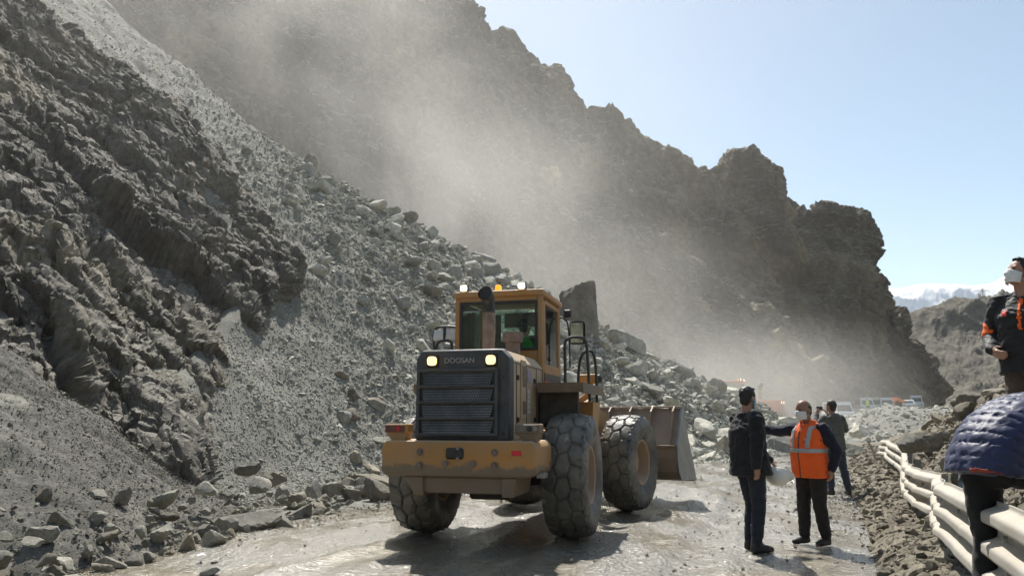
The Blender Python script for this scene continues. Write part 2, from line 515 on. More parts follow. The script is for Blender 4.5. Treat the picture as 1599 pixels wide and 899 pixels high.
# muddy road
def road_material():
    m, nt, b = new_mat('wet_mud')
    co = ocoord(nt)
    n1 = noise(nt, 0.45, 5, 0.6, co, 0.6)
    mp = N(nt, 'ShaderNodeMapping'); mp.inputs['Rotation'].default_value = (0, 0, math.radians(18)); mp.inputs['Scale'].default_value = (1.0, 0.16, 1)
    nt.links.new(co, mp.inputs[0])
    n2 = noise(nt, 1.1, 4, 0.6, mp.outputs[0], 0.3)
    ad = N(nt, 'ShaderNodeMath', operation='ADD'); nt.links.new(n1, ad.inputs[0]); nt.links.new(n2, ad.inputs[1])
    hf = N(nt, 'ShaderNodeMath', operation='MULTIPLY'); nt.links.new(ad.outputs[0], hf.inputs[0]); hf.inputs[1].default_value = 0.5
    wet = ramp(nt, hf.outputs[0], [(0.46, (0, 0, 0)), (0.54, (1, 1, 1))])        # 1 = slick mud film, 0 = gritty crust
    grit = ramp(nt, noise(nt, 38.0, 5, 0.7, co), [(0.28, (0.115, 0.106, 0.085)), (0.5, (0.20, 0.185, 0.15)), (0.72, (0.33, 0.308, 0.255))])
    mud = ramp(nt, noise(nt, 2.4, 5, 0.6, co), [(0.3, (0.20, 0.172, 0.12)), (0.7, (0.285, 0.248, 0.178))])
    c = mixc(nt, wet, grit, mud)
    nt.links.new(c, b.inputs['Base Color'])
    rr = ramp(nt, hf.outputs[0], [(0.44, (0.34,) * 3), (0.56, (0.18,) * 3)])
    nt.links.new(rr, b.inputs['Roughness'])
    b.inputs['Specular IOR Level'].default_value = 0.6
    h1 = noise(nt, 16.0, 3, 0.5, co)
    h3 = noise(nt, 70.0, 3, 0.6, co)
    h2 = noise(nt, 9.0, 3, 0.5, mp.outputs[0], 0.4)
    st = ramp(nt, hf.outputs[0], [(0.44, (1.0,) * 3), (0.56, (0.20,) * 3)])
    ml = N(nt, 'ShaderNodeMath', operation='MULTIPLY'); nt.links.new(h1, ml.inputs[0]); nt.links.new(st, ml.inputs[1])
    b.inputs['Coat Weight'].default_value = 0.8; b.inputs['Coat Roughness'].default_value = 0.08; b.inputs['Coat IOR'].default_value = 1.33
    p = bump(nt, b, h2, 0.22, 0.03)
    q_ = bump(nt, b, ml.outputs[0], 1.0, 0.046, p)
    nt.links.new(q_, b.inputs['Coat Normal'])
    bump(nt, b, h3, 0.7, 0.012, q_)
    return m
M_ROAD = road_material()
ry = np.concatenate([np.linspace(-38, 3, 28)[:-1], np.linspace(3, 34, 360), np.linspace(34, 165, 120)[1:]])
rw = np.linspace(-1, 1, 150)
YY, WW = np.meshgrid(ry, rw, indexing='ij')
half = 4.6 + 0.4 * np.sin(YY * 0.7) * (np.abs(WW) > 0.9)
XX = road_x(YY) + WW * half
q = np.stack([XX.ravel(), YY.ravel(), 0 * XX.ravel()], 1)
rot = np.array([[0.951, -0.309], [0.309, 0.951]])
qa = q.copy(); qa[:, :2] = q[:, :2] @ rot
ruts = fbm(qa * np.array([2.2, 0.25, 1]), 4, 31)
# wheel tracks: pairs of shallow ruts with squeezed-up edges
trk = np.zeros(XX.shape)
for c_ in (-0.36, -0.10, 0.14, 0.40):
    wob = 0.03 * np.sin(YY * 0.35 + c_ * 9) + 0.02 * np.sin(YY * 0.9 + c_ * 5)
    u_ = (WW - c_ - wob) * half
    trk += -0.06 * np.exp(-(u_ / 0.22)**2) + 0.045 * np.exp(-((np.abs(u_) - 0.36) / 0.10)**2)
trk *= 0.5 + 0.3 * perlin(q * np.array([0.8, 0.8, 1]), 12).reshape(XX.shape)
ZZ = gz(XX, YY) + trk + 0.028 * ruts.reshape(XX.shape) + 0.018 * fbm(q * 3.5, 4, 8).reshape(XX.shape) - 0.012
ZZ -= 0.14 * sstep(0.9, 1.0, np.abs(WW))
o = link('road', mesh_np('road', np.stack([XX, YY, ZZ], 2).reshape(-1, 3), grid_faces(len(ry), len(rw)), M_ROAD, True))
tag(o, kind='structure')

def displace(G, fn, passes=1):
    for k in range(passes):
        n = grid_normals(G)
        G = G + n * fn(G.reshape(-1, 3)).reshape(G.shape[:2])[..., None]
    return G
def blur(D, k=1):
    # softens the steps of a displacement field so that block edges do not fray along the grid
    for _ in range(k):
        E = np.pad(D, 1, mode='edge')
        D = (E[:-2, 1:-1] + E[2:, 1:-1] + E[1:-1, :-2] + E[1:-1, 2:] + 2 * E[1:-1, 1:-1]) / 6.0
    return D
def orient(G, towards):
    # flip the grid so that normals look at the point
    n = grid_normals(G)
    m = n[n.shape[0] // 2, n.shape[1] // 2]
    c = G[G.shape[0] // 2, G.shape[1] // 2]
    return G[::-1] if np.dot(m, np.asarray(towards) - c) < 0 else G

# --- mountain, near mass (left) and spur (right)
VIEW = np.array([0.0, 0.0, 2.0])
A_bot = [(-320, 0, 58), (-100, 0, 58), (100, 0, 59), (300, 0, 60), (450, 0, 60), (560, 0, 60), (660, 0, 60), (740, 0, 61), (820, 0, 63), (900, 0, 67), (980, 0, 72), (1060, 0.5, 78), (1150, 1, 84), (1240, 1.4, 91), (1325, 1.7, 97)]
A_rid = [(-320, -230, 108), (-100, -215, 106), (100, -200, 104), (300, -175, 102), (450, -140, 100), (590, -85, 98), (712, 0, 97), (768, 66, 98), (820, 108, 98), (850, 150, 98), (885, 210, 97), (960, 285, 97), (1060, 385, 98), (1180, 505, 98), (1330, 638, 99)]
bot = np.array([PZ(px, z - 1.0, d) for px, z, d in A_bot]); rid = np.array([P(*r) for r in A_rid])
def rows_between(bot, rid, spec, back):
    rows = [bot]
    for (fh, fz) in spec:
        r = bot * (1 - fh) + rid * fh
        r[:, 2] = bot[:, 2] * (1 - fz) + rid[:, 2] * fz
        rows.append(r)
    rows.append(rid)
    bk = rid.copy(); bk[:, 1] += back; bk[:, 0] += 6; bk[:, 2] -= back * 0.5
    rows.append(bk)
    return np.array(rows)
net = rows_between(bot, rid, [(0.30, 0.20), (0.55, 0.45), (0.74, 0.68), (0.88, 0.86)], 22)
G = orient(loft_net(net, 460, 330), VIEW)
FR_M = frame_of((0.55, -0.25, -0.80))
def disp_mount(seed, amp):
    def big(p):
        # gullies and buttresses down the face, then flat broken faces at three sizes and inclined bedding
        w = p + 2.0 * np.stack([perlin(p * 0.12, seed + 90), perlin(p * 0.12, seed + 91), perlin(p * 0.12, seed + 92)], 1)
        L = w @ FR_M
        g = ridged(L * np.array([0.022, 0.085, 0.085]), 3, seed + 1, 0.5)
        d = 2.0 * fbm(L * np.array([0.03, 0.06, 0.06]), 2, seed) + 3.8 * (g - 0.8)
        v0, e0 = facets(L * np.array([0.05, 0.11, 0.11]), seed + 2, 0.5)
        v1, e1 = facets(L * np.array([0.14, 0.30, 0.30]), seed + 3, 0.6)
        d += 2.2 * v0 + 1.4 * v1 - 0.9 * np.exp(-(e0 / 0.06)**2) - 0.5 * np.exp(-(e1 / 0.06)**2)
        return d * amp
    def small(p):
        w = p + 0.4 * np.stack([perlin(p * 0.4, seed + 93), perlin(p * 0.4, seed + 94), perlin(p * 0.4, seed + 95)], 1)
        L = w @ FR_M
        v2, e2 = facets(L * np.array([0.36, 0.8, 0.8]), seed + 4, 0.9)
        v3, e3 = facets(L * np.array([0.9, 1.9, 1.9]), seed + 5, 0.9)
        bd = (w[:, 2] * 0.85 + w[:, 0] * 0.45) * 0.34 + 0.5 * fbm(p * 0.06, 2, seed + 6)
        return amp * (0.8 * v2 + 0.42 * v3 - 0.25 * np.exp(-(e2 / 0.07)**2) + 0.9 * np.abs(bd - np.round(bd)) * sstep(-0.1, 0.2, perlin(p * 0.07, seed + 9)) + 0.2 * fbm(p * 0.9, 3, seed + 7))
    return big, small
def rough_mountain(G, seed, amp, z0, z1, caves=()):
    big, small = disp_mount(seed, amp)
    w = sstep(z0, z1, G[..., 2])
    G = G + grid_normals(G) * (blur(big(G.reshape(-1, 3)).reshape(w.shape), 1) * w)[..., None]
    for c_, rad_, dep_ in caves:          # undercut hollows in the face
        q_ = ((G - np.asarray(c_)) / np.asarray(rad_)); G = G + np.array([0.0, 1.0, 0.1]) * (dep_ * np.exp(-(q_ * q_).sum(2)))[..., None]
    n = grid_normals(G)
    for k in range(3):
        n = n + np.roll(n, 1, 0) + np.roll(n, -1, 0) + np.roll(n, 1, 1) + np.roll(n, -1, 1); n /= np.linalg.norm(n, axis=2, keepdims=True) + 1e-9
    return G + n * (small(G.reshape(-1, 3)).reshape(w.shape) * w)[..., None]
G = rough_mountain(G, 41, 1.0, -1, 8)
o = link('mountain', mesh_np('mountain', G.reshape(-1, 3), grid_faces(*G.shape[:2]), M_MOUNT, True, 16)); tag(o, kind='structure')

B_bot = [(800, 106), (860, 107), (900, 108), (940, 108), (980, 109), (1020, 110), (1060, 111), (1100, 112), (1145, 113), (1190, 115), (1230, 117), (1265, 119), (1300, 121), (1335, 123), (1365, 125), (1390, 127), (1415, 129), (1440, 131), (1460, 133), (1480, 135)]
B_rid = [(780, 60, 128), (845, 132, 127), (868, 124, 127), (897, 166, 128), (958, 188, 129), (1000, 220, 130), (1040, 244, 131), (1108, 262, 132), (1142, 244, 133), (1212, 260, 135), (1236, 284, 137), (1250, 320, 138), (1300, 326, 141), (1340, 352, 144), (1350, 402, 146), (1353, 456, 147), (1368, 484, 147), (1402, 524, 146), (1450, 577, 144), (1478, 616, 142)]
bot = np.array([PZ(px, 1.2, d) for px, d in B_bot]); rid = np.array([P(*r) for r in B_rid])
net = rows_between(bot, rid, [(0.42, 0.22), (0.62, 0.40), (0.70, 0.62), (0.84, 0.86)], 26)
G = orient(loft_net(net, 340, 260), VIEW)
G = rough_mountain(G, 77, 0.95, 0, 7, ((P(1180, 425, 128), (8, 14, 4.0), 7.0), (P(1120, 395, 124), (5, 12, 3.0), 4.0), (P(1250, 440, 130), (6, 12, 3.0), 4.0)))
o = link('mountain', mesh_np('mountain', G.reshape(-1, 3), grid_faces(*G.shape[:2]), M_MOUNT, True, 16)); tag(o, kind='structure')

# --- far hill and snow mountains
def ridge_sheet(name, ridge, base_d, base_z, back, mat, nu, nv, amp, sc, seed):
    rid = np.array([P(*r) for r in ridge])
    bot = rid.copy(); k = base_d / rid[:, 1]
    bot[:, 0] *= k; bot[:, 1] = base_d; bot[:, 2] = base_z
    net = rows_between(bot, rid, [(0.35, 0.25), (0.7, 0.62)], back)
    G = orient(loft_net(net, nu, nv), VIEW)
    def f(p):
        q = p.copy(); q[:, 2] *= 0.5
        return amp * (1.2 * fbm(q * sc, 3, seed) + 1.0 * (ridged(q * sc * 1.7, 5, seed + 3) - 0.8)) * sstep(base_z, base_z + 10, p[:, 2])
    G = displace(G, f)
    o = link(name, mesh_np(name, G.reshape(-1, 3), grid_faces(*G.shape[:2]), mat, True)); tag(o, kind='structure')
    return o
ridge_sheet('hill', [(1200, 560, 330), (1300, 540, 330), (1390, 518, 330), (1440, 496, 330), (1475, 482, 332), (1505, 474, 334), (1535, 469, 336), (1570, 461, 338), (1610, 452, 340), (1720, 425, 345), (1900, 400, 350), (2300, 380, 360)], 205, 2.0, 90, M_HILL, 260, 130, 3.2, 0.022, 5)
def back_hill():
    pts = []
    for k, t in enumerate(np.linspace(math.radians(100), math.radians(262), 40)):
        pts.append([(r_ * math.sin(t) + 10, r_ * math.cos(t), z_) for r_, z_ in ((70, -1.0), (105, 14), (140, 34), (175, 52), (205, 50))])
    G = loft_net(np.array(pts).transpose(1, 0, 2), 160, 60)
    G = orient(G, VIEW)
    G = displace(G, lambda p: 5 * fbm(p * 0.02, 4, 301) * sstep(-1, 8, p[:, 2]))
    tag(link('hill', mesh_np('hill', G.reshape(-1, 3), grid_faces(*G.shape[:2]), M_HILL, True)), kind='structure')
back_hill()
def snow_mat():
    m, nt, b = new_mat('snow')
    co = ocoord(nt)
    n1 = noise(nt, 0.012, 7, 0.66, co)
    sx = N(nt, 'ShaderNodeSeparateXYZ'); nt.links.new(co, sx.inputs[0])
    md = N(nt, 'ShaderNodeMath', operation='MULTIPLY_ADD'); nt.links.new(sx.outputs[2], md.inputs[0]); md.inputs[1].default_value = 0.0035; nt.links.new(n1, md.inputs[2])
    f = ramp(nt, md.outputs[0], [(0.36, (0.20, 0.195, 0.19)), (0.42, (0.88, 0.885, 0.90))])
    nt.links.new(f, b.inputs['Base Color']); b.inputs['Roughness'].default_value = 0.8
    return m
ridge_sheet('snow_mountain', [(1150, 470, 900), (1260, 468, 900), (1330, 457, 900), (1365, 452, 900), (1400, 456, 905), (1440, 450, 910), (1490, 449, 915), (1530, 452, 920), (1560, 443, 925), (1600, 428, 930), (1750, 425, 940), (2100, 410, 950)], 560, 2.0, 250, snow_mat(), 300, 120, 5.0, 0.006, 15)

# --- scree cone: (a along the toe, b up the slope)
R_ = [(306, 765, 13.6), (318, 680, 15.4), (350, 592, 17.8), (400, 490, 21.3), (456, 408, 25.6), (393, 327, 28), (326, 238, 31.5), (256, 167, 34.7), (190, 112, 36.5), (108, 58, 38), (52, -8, 41), (0, -90, 44)]
T0 = np.array([-5.4, 13.7]); TA = np.array([0.636, 0.772]); TB = np.array([-0.772, 0.636])
_e = np.array([P(*q)[:2] for q in R_]) - T0
EDGE_A = _e @ TA; EDGE_B = _e @ TB
EDGE_A = EDGE_A[np.argsort(EDGE_B)]; EDGE_B = np.sort(EDGE_B)
def crest_a(b):
    return np.interp(b, [-2, 1.6, 5.5, 12, 19.4, 43.4, 70], [32, 30.2, 28.2, 24.2, 16.2, 14.2, 13.5])
def toe_b(a):
    return np.interp(a, [-8, -2, 0, 7.4, 14, 21, 26, 34], [0, 0, 0.3, 2.4, 1.4, 0.4, -0.4, -2])
def scree_xy(a, b):
    return T0[0] + TA[0] * a + TB[0] * b, T0[1] + TA[1] * a + TB[1] * b
def edge_a(b):
    return np.interp(b, EDGE_B, EDGE_A)
def scree_h(a, b):
    bb = b - toe_b(a) * np.exp(-(b / 8.0)**2)
    h = 0.73 * np.where(bb > -0.9, np.where(bb < 0.9, (bb + 0.9)**2 / 3.6, bb), 0)
    over = a - crest_a(b)
    h = h - 1.05 * np.where(over > 0, over, 0) - 0.35 * np.exp(-(over / 1.5)**2) * 0.5
    under = edge_a(b) - 1.2 - a
    h = h - 1.1 * np.where(under > 0, under, 0) * sstep(-1, 3, b)
    x, y = scree_xy(a, b)
    p = np.stack([np.ravel(x), np.ravel(y), np.zeros(np.size(x))], 1)
    coarse = sstep(4, 18, a + 0.15 * b).ravel()
    n = 0.5 * fbm(p * 0.22, 3, 61) + (0.10 + 0.35 * coarse) * fbm(p * 1.1, 3, 62)
    # long runnels down the slope
    qa = np.stack([np.ravel(a) * 0.9, np.ravel(b) * 0.05, np.zeros(np.size(x))], 1)
    n += 0.22 * fbm(qa, 3, 63) * sstep(6, 20, np.ravel(b))
    return h + (n * sstep(-0.8, 2.5, np.ravel(bb))).reshape(np.shape(h)) - 0.06
aa = np.linspace(-14, 46, 300); bb_ = np.concatenate([np.linspace(-2.5, 22, 200), np.linspace(22, 74, 160)[1:]])
A_, B_ = np.meshgrid(aa, bb_, indexing='ij')
SX, SY = scree_xy(A_, B_)
SZ = np.maximum(scree_h(A_, B_), -0.8)
o = link('scree_slope', mesh_np('scree_slope', np.stack([SX, SY, SZ], 2).reshape(-1, 3), grid_faces(len(aa), len(bb_)), M_SCREE, True)); tag(o, kind='structure')

# --- dark cliff on the left
L_y = [720, 600, 500, 400, 310, 230, 150, 70, 0, -90, -180, -270]
L_d = [10.2, 11.6, 13, 14.6, 16.2, 18, 20, 22.5, 24.5, 27, 29.5, 32]
rows = []
for k, (px, py, d) in enumerate(R_):
    row = []
    for j, s in enumerate(np.linspace(0, 1, 7)):
        bulge = [0, -0.3, 0.4, -0.4, 0.7, -0.2, 0][j] * (1.0 if k % 2 else 0.5)
        row.append(P(-190 + (px + 190) * s, L_y[k] + (py - L_y[k]) * s, L_d[k] + (d - L_d[k]) * s + bulge))
    row.append(P(px + 45, py + 12, d + 3.5) if k < 4 else P(px - 5, py + 55, d + 7))
    rows.append(row)
G = orient(loft_net(rows, 430, 520), VIEW)
FR_C = frame_of(P(456, 408, 25.6) - P(108, 58, 38))
def cliff_big(p):
    # buttresses, then large blocks drawn out along the dip
    w = p + 0.25 * np.stack([perlin(p * 0.45, 190), perlin(p * 0.45, 191), perlin(p * 0.45, 192)], 1)
    L = w @ FR_C
    v0, e0 = facets(L * np.array([0.10, 0.30, 0.30]), 101, 0.9, 0.3)
    v1, e1 = facets(L * np.array([0.26, 0.75, 0.75]), 103, 0.9, 0.3)
    d = -0.05 + 0.7 * fbm(L * np.array([0.10, 0.24, 0.24]), 2, 107) + 0.95 * v0 + 0.38 * v1
    return d - 0.25 * np.exp(-(e0 / 0.05)**2) - 0.14 * np.exp(-(e1 / 0.06)**2)
def cliff_small(p):
    w = p + 0.10 * np.stack([perlin(p * 1.1, 193), perlin(p * 1.1, 194), perlin(p * 1.1, 195)], 1)
    L = w @ FR_C
    v2, e2 = facets(L * np.array([0.70, 1.8, 1.8]), 104, 0.9, 0.5)
    v3, e3 = facets(L * np.array([1.9, 4.2, 4.2]), 105, 0.9, 0.5)
    v4, e4 = facets(L * np.array([5.0, 9.0, 9.0]), 106, 0.9, 0.5)
    d = 0.20 * v2 + 0.10 * v3 + 0.035 * v4 - 0.06 * np.exp(-(e2 / 0.07)**2)
    bd = L[:, 2] * 1.5 + 0.5 * fbm(p * 0.4, 2, 108)
    return d - 0.10 * np.exp(-((np.abs(bd - np.round(bd))) / 0.07)**2) * (perlin(p * 0.5, 110) > -0.1)
# the displacement dies out towards the foot, where rock passes under gravel
_w = np.ones(G.shape[:2]); _w *= sstep(0.0, 0.22, np.linspace(0, 1, G.shape[1]))[None, :] * 0.75 + 0.25
nb = grid_normals(G)
G = G + nb * (blur(cliff_big(G.reshape(-1, 3)).reshape(G.shape[:2]), 2) * _w)[..., None]
nb = grid_normals(G); 
for _k in range(3):
    nb = (nb + np.roll(nb, 1, 0) + np.roll(nb, -1, 0) + np.roll(nb, 1, 1) + np.roll(nb, -1, 1)); nb /= np.linalg.norm(nb, axis=2, keepdims=True) + 1e-9
G = G + nb * cliff_small(G.reshape(-1, 3)).reshape(G.shape[:2])[..., None]
o = link('cliff', mesh_np('cliff', G.reshape(-1, 3), grid_faces(*G.shape[:2]), M_CLIFF, True, 14)); tag(o, kind='structure')

# --- gravel slope in front of the cliff, nearest on the left
rows = []
NS = [((-420, 905, 6.0), (-250, 420, 12.5)), ((-150, 905, 6.6), (-120, 480, 12.4)), ((60, 893, 7.2), (0, 549, 12.3)), ((160, 878, 8.0), (70, 592, 12.5)), ((225, 862, 8.8), (140, 640, 12.8)), ((280, 842, 9.8), (195, 690, 13.1)), ((325, 820, 10.8), (250, 728, 13.5)), ((370, 797, 12.0), (300, 760, 13.9)), ((420, 786, 13.0), (360, 778, 14.4))]
lo = [PG(px, py, 0.0) for (px, py, d), _ in NS]
hi = [P(*h) for _, h in NS]
lo = np.array(lo); hi = np.array(hi)
toe = lo + (lo - hi) * np.array([0.12, 0.12, 0]); toe[:, 2] = -0.2
md1 = lo * 0.62 + hi * 0.38; md2 = lo * 0.28 + hi * 0.72
bk = hi + np.array([-1.2, 2.6, -0.4])
G = orient(loft_net([toe, lo, md1, md2, hi, bk], 320, 200), VIEW + np.array([0, 0, 8]))
def disp_near(p):
    q = p.copy(); q[:, 0] = p[:, 0] * 0.5 + p[:, 1] * 0.6; q[:, 1] = (p[:, 1] * 0.5 - p[:, 0] * 0.6) * 0.35
    return 0.10 * fbm(p * 0.9, 4, 121) + 0.14 * fbm(q * 1.4, 3, 122) + 0.035 * fbm(p * 6.0, 3, 123) - 0.10 * np.maximum(0, perlin(q * np.array([2.2, 0.7, 1]), 124) - 0.22)
G_NEAR = displace(G, disp_near)
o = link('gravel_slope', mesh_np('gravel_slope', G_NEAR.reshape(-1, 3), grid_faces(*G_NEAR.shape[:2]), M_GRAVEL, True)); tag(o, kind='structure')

# --- rubble bank behind the guard rail on the right: (s along the rail, e away from the road)
def bank_xy(s, e):
    return RL0[0] + RLD[0] * s + RLN[0] * e, RL0[1] + RLD[1] * s + RLN[1] * e
def bank_h(s, e):
    s = np.asarray(s, float); e = np.asarray(e, float)
    toe = np.interp(s, [-8, 0, 2, 10, 20, 30, 45], [-1.9, -1.15, -0.9, -1.15, -1.6, -1.6, -2.5])
    k = np.interp(s, [-8, 1.5, 5, 12, 22, 30, 45], [0.85, 0.95, 0.9, 1.0, 0.72, 0.40, 0.3])
    base = 0.28 * sstep(toe, -0.2, e)
    up = 1.85 * sstep(0.05, 2.3, e) + 0.25 * sstep(2, 6, e) - 0.9 * sstep(6, 16, e)
    h = base * np.clip(k + 0.1, 0, 1) + up * k
    x, y = bank_xy(s, e)
    p = np.stack([np.ravel(x), np.ravel(y), np.zeros(np.size(x))], 1)
    amp = sstep(-0.3, 1.2, np.ravel(e - toe))
    am2 = sstep(0.1, 1.2, np.ravel(e))
    n = (0.05 + 0.24 * am2) * fbm(p * 0.8, 3, 141) + (0.05 + 0.10 * am2) * fbm(p * 2.6, 4, 142) + 0.03 * fbm(p * 8.0, 3, 143)
    return h + (n * amp).reshape(np.shape(h)) - 0.2 * (1 - amp.reshape(np.shape(h))) + gz(x, y)
ss = np.concatenate([np.linspace(-9, 16, 260), np.linspace(16, 46, 120)[1:]]); ee = np.concatenate([np.linspace(-2.6, 4.5, 130), np.linspace(4.5, 18, 30)[1:]])
S_, E_ = np.meshgrid(ss, ee, indexing='ij')
BX, BY = bank_xy(S_, E_); BZ = bank_h(S_, E_)
o = link('rubble_bank', mesh_np('rubble_bank', np.stack([BX, BY, BZ], 2).reshape(-1, 3), grid_faces(len(ss), len(ee)), M_BANK, True)); tag(o, kind='structure')

# --- low heap of rubble across the far road, in the dust
def heap_h(x, y):
    c = np.array([24.0, 52.0])
    u = (x - c[0]) * 0.88 + (y - c[1]) * 0.47; v = -(x - c[0]) * 0.47 + (y - c[1]) * 0.88
    h = 2.2 * np.exp(-(v / 5.0)**2) * sstep(-10, 2, u) * sstep(26, 10, u)
    p = np.stack([np.ravel(x), np.ravel(y), np.zeros(np.size(x))], 1)
    return gz(x, y) + h + ((0.35 * fbm(p * 0.5, 4, 151)) * np.clip(h.ravel(), 0, 1)).reshape(np.shape(h)) - 0.18
hx = np.linspace(8, 60, 110); hy = np.linspace(36, 76, 90)
HX, HY = np.meshgrid(hx, hy, indexing='ij')
o = link('rubble_heap', mesh_np('rubble_heap', np.stack([HX, HY, heap_h(HX, HY)], 2).reshape(-1, 3), grid_faces(len(hx), len(hy)), M_SCREE, True)); tag(o, kind='structure')
# ------------------------------------------------------------------ stones and boulders
def hull_rock(seed, n=13, flat=(1, 0.8, 0.62)):
    r = np.random.default_rng(seed)
    d = r.normal(size=(n, 3)); d /= np.linalg.norm(d, axis=1, keepdims=True)
    p = d * np.array(flat) * r.uniform(0.78, 1.0, (n, 1)) * 0.5
    bm = bmesh.new()
    for v in p: bm.verts.new(v)
    res = bmesh.ops.convex_hull(bm, input=bm.verts)
    bmesh.ops.delete(bm, geom=[g for g in res['geom_interior'] if isinstance(g, bmesh.types.BMVert)], context='VERTS')
    bmesh.ops.recalc_face_normals(bm, faces=bm.faces)
    me = bpy.data.meshes.new('stone'); bm.to_mesh(me); bm.free()
    return me
def ico(sub):
    bm = bmesh.new(); bmesh.ops.create_icosphere(bm, subdivisions=sub, radius=1.0)
    V = np.array([v.co[:] for v in bm.verts]); bm.verts.index_update()
    F = np.array([[v.index for v in f.verts] for f in bm.faces]); bm.free()
    return V, F
ICO = {k: ico(k) for k in (3, 4, 5)}
def cut_rock(seed, sub=4, planes=12, flat=(1, 0.82, 0.66), soft=0.006, rough=0.022):
    """boulder: an intersection of random half spaces with broken faces and worn edges"""
    r = np.random.default_rng(seed)
    D, F = ICO[sub]
    nrm = r.normal(size=(planes, 3)); nrm /= np.linalg.norm(nrm, axis=1, keepdims=True)
    off = r.uniform(0.23, 0.48, planes)
    dots = D @ nrm.T
    t = np.where(dots > 0.05, off / np.maximum(dots, 0.05), 9.0)
    t = np.minimum(t, 0.74)
    tm_ = t.min(1); rad = tm_ - soft * np.log(np.exp(-(t - tm_[:, None]) / soft).sum(1))          # soft minimum rounds the edges a little
    V = D * rad[:, None]
    V = V + D * (rough * fbm(V * 4.2 + seed, 4, seed % 97) + rough * 0.6 * (worley(V * 5 + seed, seed % 91)[2] - 0.5))[:, None]
    return V * np.array(flat), F
STONES = [hull_rock(900 + k, 12 + k % 4, (1, 0.55 + 0.06 * (k % 5), 0.38 + 0.07 * (k % 4))) for k in range(9)]
def stone_collection(name, mat):
    c = bpy.data.collections.new(name)
    for k, me in enumerate(STONES):
        m2 = me.copy(); m2.materials.append(mat)
        ob = bpy.data.objects.new('stone', m2)
        c.objects.link(ob)
    return c
def scatter(name, pts, size, mat, seed, flatten=1.0):
    """countless small stones: one object, instanced on its points"""
    r = np.random.default_rng(seed)
    n = len(pts)
    me = bpy.data.meshes.new(name)
    me.vertices.add(n); me.vertices.foreach_set('co', np.asarray(pts, np.float32).ravel())
    a = me.attributes.new('rot', 'FLOAT_VECTOR', 'POINT'); a.data.foreach_set('vector', (r.uniform(-1, 1, (n, 3)) * np.array([0.7, 0.7, 3.14])).astype(np.float32).ravel())
    s3 = np.asarray(size)[:, None] * r.uniform(0.75, 1.25, (n, 3)) * np.array([1, 1, flatten])
    a = me.attributes.new('scl', 'FLOAT_VECTOR', 'POINT'); a.data.foreach_set('vector', s3.astype(np.float32).ravel())
    a = me.attributes.new('pick', 'INT', 'POINT'); a.data.foreach_set('value', r.integers(0, len(STONES), n).astype(np.int32))
    me.update()
    o = link(name, me)
    ng = bpy.data.node_groups.new(name, 'GeometryNodeTree')
    ng.interface.new_socket('Geometry', in_out='INPUT', socket_type='NodeSocketGeometry')
    ng.interface.new_socket('Geometry', in_out='OUTPUT', socket_type='NodeSocketGeometry')
    gi = ng.nodes.new('NodeGroupInput'); go = ng.nodes.new('NodeGroupOutput')
    ip = ng.nodes.new('GeometryNodeInstanceOnPoints')
    ci = ng.nodes.new('GeometryNodeCollectionInfo')
    ci.inputs['Collection'].default_value = stone_collection(name + '_kinds', mat)
    ci.inputs['Separate Children'].default_value = True
    ci.inputs['Reset Children'].default_value = True
    def attr(nm, ty):
        n_ = ng.nodes.new('GeometryNodeInputNamedAttribute'); n_.data_type = ty; n_.inputs['Name'].default_value = nm
        return [s for s in n_.outputs if s.enabled and s.name == 'Attribute'][0]
    er = ng.nodes.new('FunctionNodeEulerToRotation')
    L = ng.links.new
    L(gi.outputs[0], ip.inputs['Points']); L(ci.outputs[0], ip.inputs['Instance'])
    ip.inputs['Pick Instance'].default_value = True
    L(attr('pick', 'INT'), ip.inputs['Instance Index'])
    L(attr('rot', 'FLOAT_VECTOR'), er.inputs[0]); L(er.outputs[0], ip.inputs['Rotation'])
    L(attr('scl', 'FLOAT_VECTOR'), ip.inputs['Scale'])
    L(ip.outputs[0], go.inputs[0])
    md = o.modifiers.new('scatter', 'NODES'); md.node_group = ng
    tag(o, kind='stuff')
    return o
def in_view(p, mx=60, my=60):
    q = project(p)
    return (q[:, 2] > 1) & (q[:, 0] > -mx) & (q[:, 0] < 1599 + mx) & (q[:, 1] > -my) & (q[:, 1] < 899 + my)

# scree stones: finer to the upper left, coarser towards the right and the foot
r = np.random.default_rng(11)
n = 1000000
a = r.uniform(-10, 34, n); b = -0.8 + 67 * r.random(n)**1.7
ok = (a < crest_a(b) + 1.2) & (a > edge_a(b) - 0.8)
a, b = a[ok], b[ok]
x, y = scree_xy(a, b)
dist = np.hypot(x, y)
keep = r.random(len(a)) < np.clip((17.0 / dist)**2, 0.03, 1) * 0.95
a, b, x, y, dist = a[keep], b[keep], x[keep], y[keep], dist[keep]
z = scree_h(a, b)
pts = np.stack([x, y, z], 1)
ok = in_view(pts); pts, a, b, dist = pts[ok], a[ok], b[ok], dist[ok]
coarse = sstep(2, 20, a - 0.28 * np.maximum(b - 8, 0) + 3.0 * perlin(np.stack([a * .2, b * .08, 0 * a], 1), 4))
siz = (0.040 + 0.011 * np.maximum(dist - 14, 0) * 0.16) * np.exp(0.42 * r.normal(size=len(a))) * (1 + 1.3 * coarse)
siz = np.where(r.random(len(a)) < 0.02, siz * 2.2, siz) * (1 - 0.40 * sstep(12, 40, b))
scatter('scree_stones', pts, np.clip(siz, 0.03, 0.45), M_STONE, 21)

